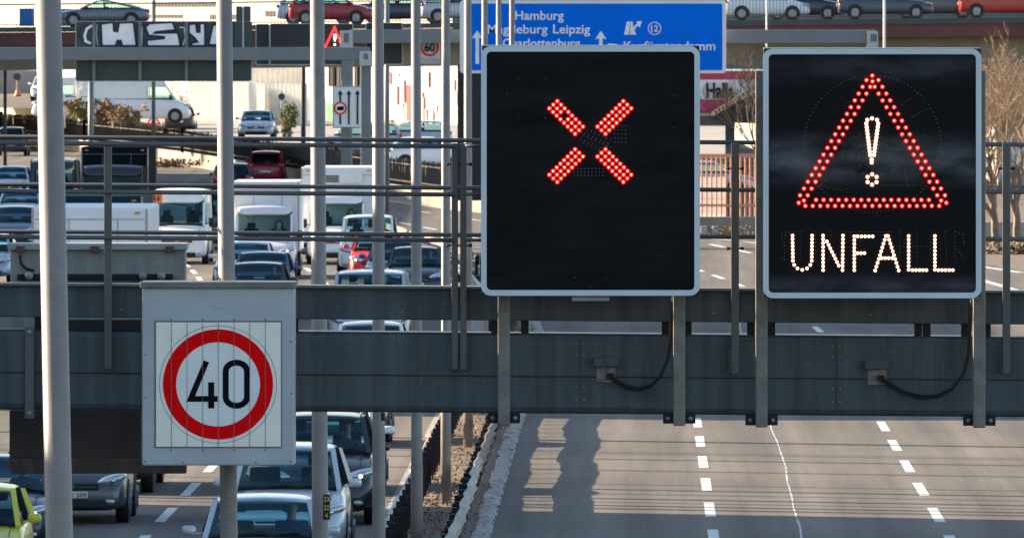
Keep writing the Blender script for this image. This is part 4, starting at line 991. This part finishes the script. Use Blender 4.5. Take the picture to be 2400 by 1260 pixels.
# low wall and picket fence
wallm = mat("low_wall", (.23, .21, .18), .9, 0, .3, .7)
t = thing("picket_fence", FP[3], "rusty picket fence on a low concrete wall along the far side of the road", "fence")
mb = MB()
for a, b in zip(FP, FP[1:]):
    mb.bar(a + Vector((0, 0, .4)), b + Vector((0, 0, .4)), .3, .8) if False else mb.loft([[(p.x, p.y, 0), (p.x, p.y + .3, 0), (p.x, p.y + .3, .75), (p.x, p.y, .75)] for p in (a, b)])
mb.build("low_wall", wallm, t)
M_pf = mat("fence_rust", (.075, .06, .05), .8, 0, .35, 3); r2 = random.Random(8)
for a, b in zip(FP[:8], FP[1:8]):
    mb = MB(); n = int((b - a).length / .30); n = min(n, 150)
    for i in range(n):
        p = a.lerp(b, i / n) + Vector((0, .15, .75)); mb.bar(p, p + Vector((r2.uniform(-.03, .03), 0, 1.15 + r2.uniform(-.08, .08))), .05, .03)
    for zz in (.95, 1.7): mb.bar(a + Vector((0, .15, zz)), b + Vector((0, .15, zz)), .04, .05)
    for p in (a, b): mb.bar(p + Vector((0, .15, .7)), p + Vector((0, .15, 2.0)), .3, .3)
    mb.build("pickets", M_pf, t)
# white corrugated sheds, turned to the sun
whitem = mat("sheet_white", (.80, .77, .70), .7, 0, .06, 1.0)
def slanted(name, label, cat, x0, x1, yt, yb, d, dd, m, corr=0.0, h0=None, t=.15, pitch=.25, parent=None):
    """wall from image column x0 (far end) to x1 (near end), turned towards the left"""
    a = px(x0, 0, d + dd); b = px(x1, 0, d); zt = px(0, yt, d).z; zb = px(0, yb, d).z
    v = Vector((b.x - a.x, b.y - a.y, 0)); n = Vector((v.y, -v.x, 0)).normalized(); L = v.length; v.normalize(); mb = MB()
    if corr:
        k = int(L / pitch * 2); pts = []
        for i in range(k + 1): q = a + v * (L * i / k) + n * (corr if i % 2 else 0); pts.append(q)
        top = [(q.x, q.y, zt) for q in pts]; bot = [(q.x, q.y, zb) for q in pts]
        mb.faces(top + bot, [(i, i + 1, k + 2 + i, k + 1 + i) for i in range(k)])
        c = a - n * t; e = b - n * t; mb.faces([(a.x, a.y, zb), (b.x, b.y, zb), (e.x, e.y, zb), (c.x, c.y, zb), (a.x, a.y, zt), (b.x, b.y, zt), (e.x, e.y, zt), (c.x, c.y, zt)], [(1, 2, 6, 5), (2, 3, 7, 6), (3, 0, 4, 7), (4, 5, 6, 7)])
    else:
        c = a - n * t; e = b - n * t; mb.loft([[(p.x, p.y, z) for p in (a, b, e, c)] for z in (zb, zt)])
    o = mb.build(name, m, parent)
    if parent is None: tag(o, label, cat)
    return o, a, b, n, v, L
slanted("corrugated_shed", "bright white corrugated shed wall, lower tier left of the lamp post", "shed", 447, 600, 190, 318, 650, 7, whitem, .22, pitch=.5)
slanted("corrugated_shed", "bright white corrugated wall between the two lamp posts, right of the small tree", "shed", 585, 715, 196, 318, 640, 6, whitem, .22, pitch=.5)
slanted("shed_fold", "grey shaded fold between the two white corrugated walls", "shed", 589, 603, 192, 310, 644, -5, whitem)
slanted("corrugated_shed", "upper white roof sheeting under the bridge", "shed", 540, 712, 155, 196, 655, 5, mat("sheet_cream", (.74, .70, .60), .7, 0, .08, 1), .18, pitch=.45)
gwall = mat("painted_wall", (.60, .54, .50), .85, 0, .12, .8)
O, a, b, n, v, L = slanted("painted_wall", "sunlit white wall with faded pink graffiti under the bridge", "wall", 765, 1125, 150, 335, 640, 14, gwall)
def onwall(nm, u0, u1, z0, z1, m, par, off=.03):
    mb = MB(); q = [a + v * L * u for u in (u0, u1)]
    mb.loft([[(p.x + n.x * s, p.y + n.y * s, z) for p, s in ((q[0], off), (q[1], off), (q[1], .001), (q[0], .001))] for z in (z0, z1)]); return mb.build(nm, m, par)
pink = mat("graffiti_pink", (.62, .36, .34), .8, 0, .2, 2); brn = mat("door_brown", (.22, .07, .05), .8); grn = mat("graffiti_green", (.10, .38, .14), .8, 0, .2, 3); org = mat("graffiti_orange", (.75, .30, .04), .8, 0, .3, 3)
zz = lambda y: px(0, y, 645).z
onwall("door", .30, .37, zz(300), zz(165), mat("door_grey", (.45, .47, .48), .8), O)
onwall("door", .53, .56, zz(300), zz(200), brn, O); onwall("green_patch", .005, .05, zz(300), zz(245), grn, O)
r2 = random.Random(21)
for i in range(46):
    u = r2.uniform(.42, .97); y = r2.uniform(160, 300); hh = r2.uniform(5, 45)
    onwall("graffiti_streak", u, u + r2.uniform(.003, .014), zz(y + hh), zz(y), r2.choice([pink, pink, brn, pink, grn if r2.random() < .3 else pink]), O, .02 + i * .002)
for i in range(16):
    u = r2.uniform(.01, .22); onwall("window_bar", u, u + .006, zz(205), zz(155), M_dark, O, .15 + i * .003)
onwall("orange_graffiti", .27, .44, zz(325), zz(282), org, O, .2); onwall("orange_graffiti", .16, .21, zz(335), zz(290), mat("graffiti_yellow", (.72, .48, .03), .8), O, .2)
for i in range(10):
    u = r2.uniform(.27, .42); onwall("dark_scrawl", u, u + .012, zz(r2.uniform(305, 320)), zz(r2.uniform(285, 300)), brn, O, .24 + i * .004)
panel_thing("dark_hoarding", "tall black hoarding left of the crossed-lane display", "hoarding", 1072, 152, 1240, 470, 470, mat("hoarding_black", (.012, .014, .02), .7), .4)

# yard traffic, signs and plants
YG = "vehicles standing in the raised yard"
def ycar(label, typ, x, y, k_, col, face, **kw):
    d = F / k_; z = CH - (y - VY) / k_
    return car(label, typ, x, d, col, face=face, z=z, group=YG, far=True, **kw)
ycar("black hatchback seen from behind beside the red-bordered warning sign", 'hatch', 418, 313, 42.5, black, 'rear')
ycar("silver grey car facing the camera in front of the white shed", 'sedan', 600, 326, 46, silver, 'front')
ycar("long white panel van parked behind the brown bushes", 'hivan', 325, 287, 43, white, 'right')
ycar("white lorry parked left of the panel van under the sign back", 'hivan', 190, 280, 41.5, white, 'left')
ycar("blue-white car behind the picket fence", 'hatch', 965, 352, 46, lblue, 'left')  # whole body in light blue paint
ycar("white car on the right behind the picket fence", 'hatch', 1010, 396, 50, white, 'right')
ycar("white car nosing out behind the lane sign", 'mpv', 840, 365, 47, white, 'left')
ycar("white car parked on the ramp at the far left", 'hatch', 104, 236, 38, white, 'front')
# ramp surface and concrete wall under the bridge at left
mb = MB(); mb.faces([(px(-300, 0, 690).x, 690, 2.63), (px(150, 0, 690).x, 690, 2.63), (px(182, 0, 828).x, 828, 2.63), (px(-300, 0, 828).x, 828, 2.63)], [(0, 1, 2, 3)])
tag(mb.build("ramp", M_asph, base=False), kind='structure')
panel_thing("retaining_wall", "grey concrete wall behind the ramp under the bridge at far left", "wall", -300, 165, 182, 222, 826, mat("wall_blue_grey", (.24, .25, .27), .9), 1)
t = thing("traffic_cone", px(42, 226, 740), "small orange and white cone on the ramp at far left", "cone")
MB().tube([px(42, 226, 740), px(42, 205, 740)], .28, 12, .06).build("cone", mat("cone_orange", (.7, .2, .08), .6), t); MB().box(px(34, 226, 740.0) - Vector((0, .3, 0)), px(50, 224, 740) + Vector((0, .3, 0))).build("base", M_dark, t)
t = thing("warning_sign", px(360, 330, 625), "red-bordered triangular warning sign beside the black hatchback", "road sign")
MB().pp([(342, 292), (378, 292), (360, 264)], 625, .05).build("red_triangle", MATS["sign_red"], t); MB().pp([(348, 289), (372, 289), (360, 270)], 624.96, .03).build("white_centre", MATS["sign_white"], t); MB().tube([px(360, 292, 625.1), px(360, 335, 625.1)], .04).build("post", M_steel, t)
for x, y, d, r, yb, lab in ((265, 227, 640, 9, 300, "round dark sign back below the graffiti board"), (660, 227, 620, 8, 330, "round dark sign back on a thin pole in front of the white sheds"), (40, 180, 700, 9, 215, "round dark sign at the far left under the bridge")):
    t = thing("round_sign", px(x, yb, d), lab, "road sign"); MB().disc(x, y, r, d, .05, 24).build("disc", M_sb, t); MB().tube([px(x, y - 12, d + .1), px(x, yb, d + .1)], .045).build("post", M_steel, t)
t = thing("road_sign", px(150, 300, 630), "narrow pale sign turned edge-on on a thin post near the ramp", "road sign")
MB().tube([px(150, 240, 630), px(153, 300, 630)], .04).build("post", M_steel, t); MB().disc(148, 231, 5, 630, .05, 16, 12).build("disc", M_plate, t)
# thin posts and masts
for i, (x, y0, y1, d, r, m, lab) in enumerate([
    (711, -60, 420, 560, 5.5, M_g2, "dark slim mast left of the bright lamp post by the 40 sign"), (907, -60, 520, 455, 6, M_g2, "grey slim mast just right of the third lamp post"),
    (360, -60, 410, 590, 4.6, M_pole, "slim tan lamp mast crossing the bridge left of the sign back's end"), (213, 190, 320, 600, 6.5, M_g2, "short grey mast under the left part of the graffiti board"),
    (1797, -60, 250, 520, 2.2, M_white, "thin white pole right of the blue sign, in front of the bridge"), (2073, -60, 250, 520, 3.2, M_white, "thin white pole above the middle of the UNFALL display"),
    (12, 160, 390, 560, 4, M_g2, "thin dark mast at the left edge below the bridge")]):
    p, q = px(x, y0, d), px(x, y1, d); root = thing("mast", (q.x, d, 0), lab, "mast")
    MB().tube([(q.x, d, 0), (p.x, d, p.z)], r * d / F, 12).build("pole", m, root, smooth=True)
    MB().tube([(q.x, d, 0), (q.x, d, .3)], r * d / F * 1.8, 12).build("base", m, root)
M_bark = mat("bark_tan", (.36, .26, .17), .9, 0, .25, 3); M_barkd = mat("bark_dark", (.14, .10, .075), .9, 0, .3, 3); M_pale = mat("birch", (.62, .58, .52), .8, 0, .2, 4)
def bare(root_loc, h, seed, m, label, lean=0, spread=.5, depth=5, r0=.09, n0=3, name="bare_tree", cat="tree", group=None):
    rnd = random.Random(seed); root = thing(name, root_loc, label, cat, group); tr = MB(); tw = MB(); base = Vector(root_loc)
    def grow(p, d, L, r, lv):
        pts = [p]; q = p.copy(); dd = d.copy()
        for s in range(4):
            dd = (dd + Vector((rnd.uniform(-.16, .16), rnd.uniform(-.16, .16), rnd.uniform(-.05, .12)))).normalized(); q = q + dd * L / 4; pts.append(q.copy())
        (tr if lv < 2 else tw).tube(pts, r, 5 if lv < 3 else 3, max(.006, r * .55), cap=False)
        if lv >= depth: return
        for k in range(rnd.choice((2, 3, 3)) if lv else n0 + 2):
            t = rnd.uniform(.35, 1); i = min(3, int(t * 4)); pp_ = pts[i].lerp(pts[i + 1], t * 4 - i if t < 1 else 1)
            nd = (dd + Vector((rnd.uniform(-1, 1), rnd.uniform(-.7, .7), rnd.uniform(-.3, .7))) * spread * 1.4).normalized(); grow(pp_, nd, L * rnd.uniform(.6, .82), max(.008, r * .55), lv + 1)
    grow(base, Vector((lean, 0, 1)).normalized(), h * .34, r0, 0)
    tr.build("trunk", m, root); tw.build("crown", m, root); return root
def G_(x, y, d): return Vector((px(x, 0, d).x, d, CH - (y - VY) * d / F))
bare(G_(2200, 560, 500), 9.5, 1, M_bark, "bare tan tree just right of the UNFALL display's top corner", .12, .55, 7, .11)
bare(G_(2330, 560, 485), 9.0, 2, M_bark, "bare tan tree nearest the right edge of the photo", -.05, .6, 7, .11)
bare(G_(2420, 500, 470), 8.0, 6, M_bark, "bare tan tree cut off by the right edge", -.1, .6, 6, .10)
bare(G_(2270, 560, 515), 10.2, 71, M_bark, "fine twiggy tree between the two larger bare trees at the right", .02, .65, 7, .07)
bare(G_(2385, 560, 520), 10.6, 72, M_bark, "fine twiggy tree behind the bare tree nearest the right edge", -.02, .65, 7, .07)
bare(G_(1990, 560, 510), 8.5, 12, M_bark, "bare tree behind the middle of the UNFALL display", .25, .55, 6, .10)
bare(G_(1784, 430, 500), 7.0, 3, M_barkd, "thin bare tree in the gap between the two displays", -.05, .5, 6, .07)
for i, (x, lab) in enumerate(((2335, "thick tree trunk left of the railing post at the right edge"), (2385, "thick tree trunk right of the railing post at the right edge"))):
    bare(G_(x, 570, 407), 5.2, 31 + i, mat('bark_mid', (.20, .15, .11), .9, 0, .4, 4), lab, .05, .5, 4, .17)
for i, (x, lab) in enumerate(((186, "pale sapling at the left end of the row under the graffiti board"), (248, "pale sapling left of the round sign back"), (290, "pale sapling right of the round sign back"), (312, "pale sapling left of the tan lamp mast"), (410, "pale sapling in front of the panel van's cab"), (432, "pale sapling at the right end of the row"))):
    t = bare(G_(x, 285, 628), 4.6, 40 + i, M_pale, lab, .02, .3, 2, .07, 1, "sapling", "tree", "pale saplings under the bridge")
def leafy(label, x, y, d, h, wd, n, m, seed, name="bush", cat="bush", group=None, size=.12):
    rnd = random.Random(seed); b = G_(x, y, d); root = thing(name, b, label, cat, group); st = MB(); lv = MB()
    for k in range(14):
        q = b + Vector((rnd.uniform(-wd, wd) * .5, rnd.uniform(-.6, .6), h * rnd.uniform(.6, 1))); st.tube([b + Vector((rnd.uniform(-wd, wd) * .3, 0, 0)), b.lerp(q, .5) + Vector((rnd.uniform(-.1, .1), 0, 0)), q], .03, 4, .008, cap=False)
    cl = [b + Vector((rnd.gauss(0, wd * .3), rnd.uniform(-.6, .6), h * rnd.uniform(.15, .9))) for _ in range(26)]
    for i in range(n):
        c = rnd.choice(cl); p = c + Vector((rnd.gauss(0, wd * .07), rnd.gauss(0, .2), rnd.gauss(0, h * .09))); p.z = max(b.z, p.z); u = Vector((rnd.gauss(0, 1), rnd.gauss(0, 1), rnd.gauss(0, 1))).normalized() * size * rnd.uniform(.5, 1); w_ = u.cross(Vector((rnd.gauss(0, 1), rnd.gauss(0, 1), rnd.gauss(0, 1)))).normalized() * size * .5
        lv.faces([p - u, p + w_, p + u, p - w_], [(0, 1, 2, 3)])
    st.build("stems", M_barkd, root); lv.build("foliage", m, root); return root
M_br = mat("bush_brown", (.24, .16, .09), .9, 0, .5, 2); M_og = mat("bush_olive", (.20, .17, .06), .9, 0, .5, 2); M_gr = mat("leaf_green", (.10, .12, .03), .9, 0, .5, 2)
BG = "low bushes beside the ramp"
leafy("olive bush at the left end of the bushes by the ramp", 188, 278, 615, 1.1, 1.5, 900, M_og, 51, group=BG)
leafy("brown bush right of the short grey mast", 245, 288, 614, 1.2, 1.6, 900, M_br, 52, group=BG)
leafy("brown bush left of the warning triangle", 300, 295, 612, 1.1, 1.6, 900, M_br, 53, group=BG)
leafy("small green tree in front of the white sheds", 672, 325, 600, 1.9, .9, 700, M_gr, 54, "small_tree", "tree")
leafy("scrubby weeds at the foot of the low wall", 400, 392, 600, .5, 3.5, 500, M_br, 55, group=BG)
leafy("weeds at the road edge at the far right", 2370, 600, 390, .5, 3.0, 700, M_br, 56, group=BG, size=.08)
leafy("dry weeds at the kerb between the two displays", 1710, 552, 412, .35, 2.0, 400, M_br, 57, group=BG, size=.07)

# ------------------------------------------------------------------ between and beside the displays
OR = thing("orange_railing", px(1700, 555, 418), "orange red picket railing on a low wall between the two displays", "railing")
mo = mat("orange_paint", (.70, .30, .16), .7, 0, .15, 3)
mb = MB()
for i in range(26): x = 1600 + i * 11.3; mb.tube([px(x, 367, 421), px(x, 508, 421)], .033, 8)
mb.build("pickets", mo, OR)
MB().box(px(1590, 361, 420.9), px(1900, 369, 420.9) + Vector((0, .1, 0)), .01).box(px(1590, 478, 420.9), px(1900, 484, 420.9) + Vector((0, .1, 0)), .01).build("rails", mo, OR)
MB().box(px(1560, 508, 420), Vector((px(1930, 0, 420).x, 420.6, 0)), .02).build("low_wall", wallm, OR)
kb = MB()
for x in (1650, 1677): kb.box(px(x - 8, 530, 411), px(x + 8, 548, 411) + Vector((0, .5, 0)), .04)
tag(kb.build("kerb_blocks", M_kerb), "pair of pale stone blocks at the kerb between the displays", "kerb stones")
ycar("silver car parked behind the orange railing", 'hatch', 1660, 455, 52, silver, 'right')
# building with red and white fascia
t = thing("hall_building", px(1700, 330, 640), "low building with a red and white fascia reading Halle", "building"); d = 640
z0 = px(0, 330, d).z - 2
MB().box((px(1500, 0, d).x, d, 0), (px(1800, 0, d).x, d + 20, px(0, 166, d).z)).build("wall", mat("hall_grey", (.36, .40, .42), .8, 0, .15, 1), t)
MB().pp([(1500, 187), (1770, 187), (1770, 233), (1500, 233)], d - .15, .14).build("white_band", mat("fascia_white", (.62, .66, .72), .7), t)
MB().pp([(1500, 168), (1772, 168), (1772, 186), (1500, 186)], d - .15, .14).pp([(1500, 234), (1770, 234), (1770, 262), (1500, 262)], d - .15, .14).build("red_bands", mat("fascia_red", (.40, .04, .09), .7), t)
text(MB(), "Halle", 1655, 1722, 195, 229, d - .25, .08, .03).build("lettering", MATS["print_black"], t)
MB().pp([(1500, 266), (1792, 266), (1792, 272), (1500, 272)], d - .8, .7).build("canopy", mat("canopy_tan", (.5, .42, .3), .8), t)
mb = MB()
for i in range(13): mb.pp([(1668 + i * 8, 262 - i * 5), (1680 + i * 8, 258 - i * 5), (1680 + i * 8, 268 - i * 5), (1668 + i * 8, 272 - i * 5)], d - 2.2, .8)
mb.build("stair_roof", mat("stair_tan", (.48, .38, .26), .8, 0, .3, 2), t)
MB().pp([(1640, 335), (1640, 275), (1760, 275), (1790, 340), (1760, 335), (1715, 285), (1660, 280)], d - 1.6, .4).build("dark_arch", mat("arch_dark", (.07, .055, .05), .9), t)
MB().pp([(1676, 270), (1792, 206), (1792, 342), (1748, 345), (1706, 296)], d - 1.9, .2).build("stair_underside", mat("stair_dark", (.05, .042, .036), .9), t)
st = MB().stroke([(1690, 318), (1668, 314), (1664, 321), (1686, 326), (1682, 333), (1660, 332)], 4.5, d - .3, .1); st.stroke([(1656, 316), (1646, 318), (1654, 324), (1646, 332)], 4, d - .3, .1); st.build("graffiti", mat("graffiti_dgreen", (.03, .10, .07), .8), t)
slanted("gable_wall", "sunlit yellow white gable wall under the arch between the displays", "wall", 1722, 1782, 290, 350, 600, 5, mat("gable_cream", (.40, .37, .28), .8))
slanted("shed_house", "white boarded shed with a grey roof at the right edge", "shed", 2312, 2360, 292, 420, 560, 3, mat("shed_boards", (.62, .60, .55), .8, 0, .2, 3), .04)
t = thing("market_hut", px(2380, 420, 545), "pale blue grey hut with a sloping tan roof at the right edge", "hut")
MB().box(px(2345, 295, 548), Vector((px(2700, 0, 548).x, 556, 0))).build("wall", mat("hut_blue", (.40, .46, .52), .8), t)
MB().prism([(px(x, 0, 546).x, px(0, y, 546).z) for x, y in ((2308, 300), (2308, 288), (2420, 232), (2700, 232), (2700, 262), (2420, 262))], 546, 558).build("roof", mat("hut_roof", (.36, .29, .21), .9, 0, .35, 2), t)
MB().box(px(2341, 300, 546), px(2346, 380, 546) + Vector((0, .1, 0))).build("corner_post", mat("orange_post", (.7, .35, .05), .7), t)
mb = MB()
for i in range(12): x = 2372 + i * 9; mb.box(px(x, 340, 545), px(x + 4, 385, 545) + Vector((0, .1, 0)))
mb.build("boards", whitem, t)
panel_thing("retaining_wall", "low grey wall behind the tree trunks at the right edge", "wall", 2200, 520, 2900, 565, 412, M_conc, .4)

# ------------------------------------------------------------------ unseen buildings added left of the frame to shade the road
def office(label, X0, X1, Y0, Y1, H):
    root = thing("shade_building", ((X0 + X1) / 2, (Y0 + Y1) / 2, 0), label, "building")
    MB().box((X0, Y0, 0), (X1, Y1, H)).build("wall", cream, root); MB().box((X0 + .2, Y0 + .2, H), (X1 - .2, Y1 - .2, H + .25)).build("roof", M_conc, root)
    for f in range(int(H // 3.3)):
        MB().box((X1, Y0 + 2, 1.2 + f * 3.3), (X1 + .05, Y1 - 2, 2.6 + f * 3.3)).build("window_band", M_dark, root)
office("unseen cream block added left of the road for its shade, near the camera", -33, -25, 40, 194.7, 13.6)
office("unseen cream block added left of the road for its shade, farther away", -33, -25, 241, 349, 12.5)
office("long unseen cream block added left of the road for its shade, farthest away", -54, -46, 405, 600, 13.5)
t = thing("shadow_masts", (-26, 208, 0), "unseen upright tubes added to cast thin shadow stripes across the road", "shadow_caster")  # unseen tubes, spaced so that their shadows stripe the road
for dd, r in ((215.5, .30), (209.2, .10), (206.5, .18), (201.4, .15), (195.4, .10), (193.2, .2), (191.4, .12), (189.5, .2), (188.1, .12), (186.8, .2), (185.5, .12)):
    Y = dd + .4045 * 27.7; MB().tube([(-26.5, Y, 0), (-26.5, Y, 16)], r, 8).build("tube", M_steel, t)
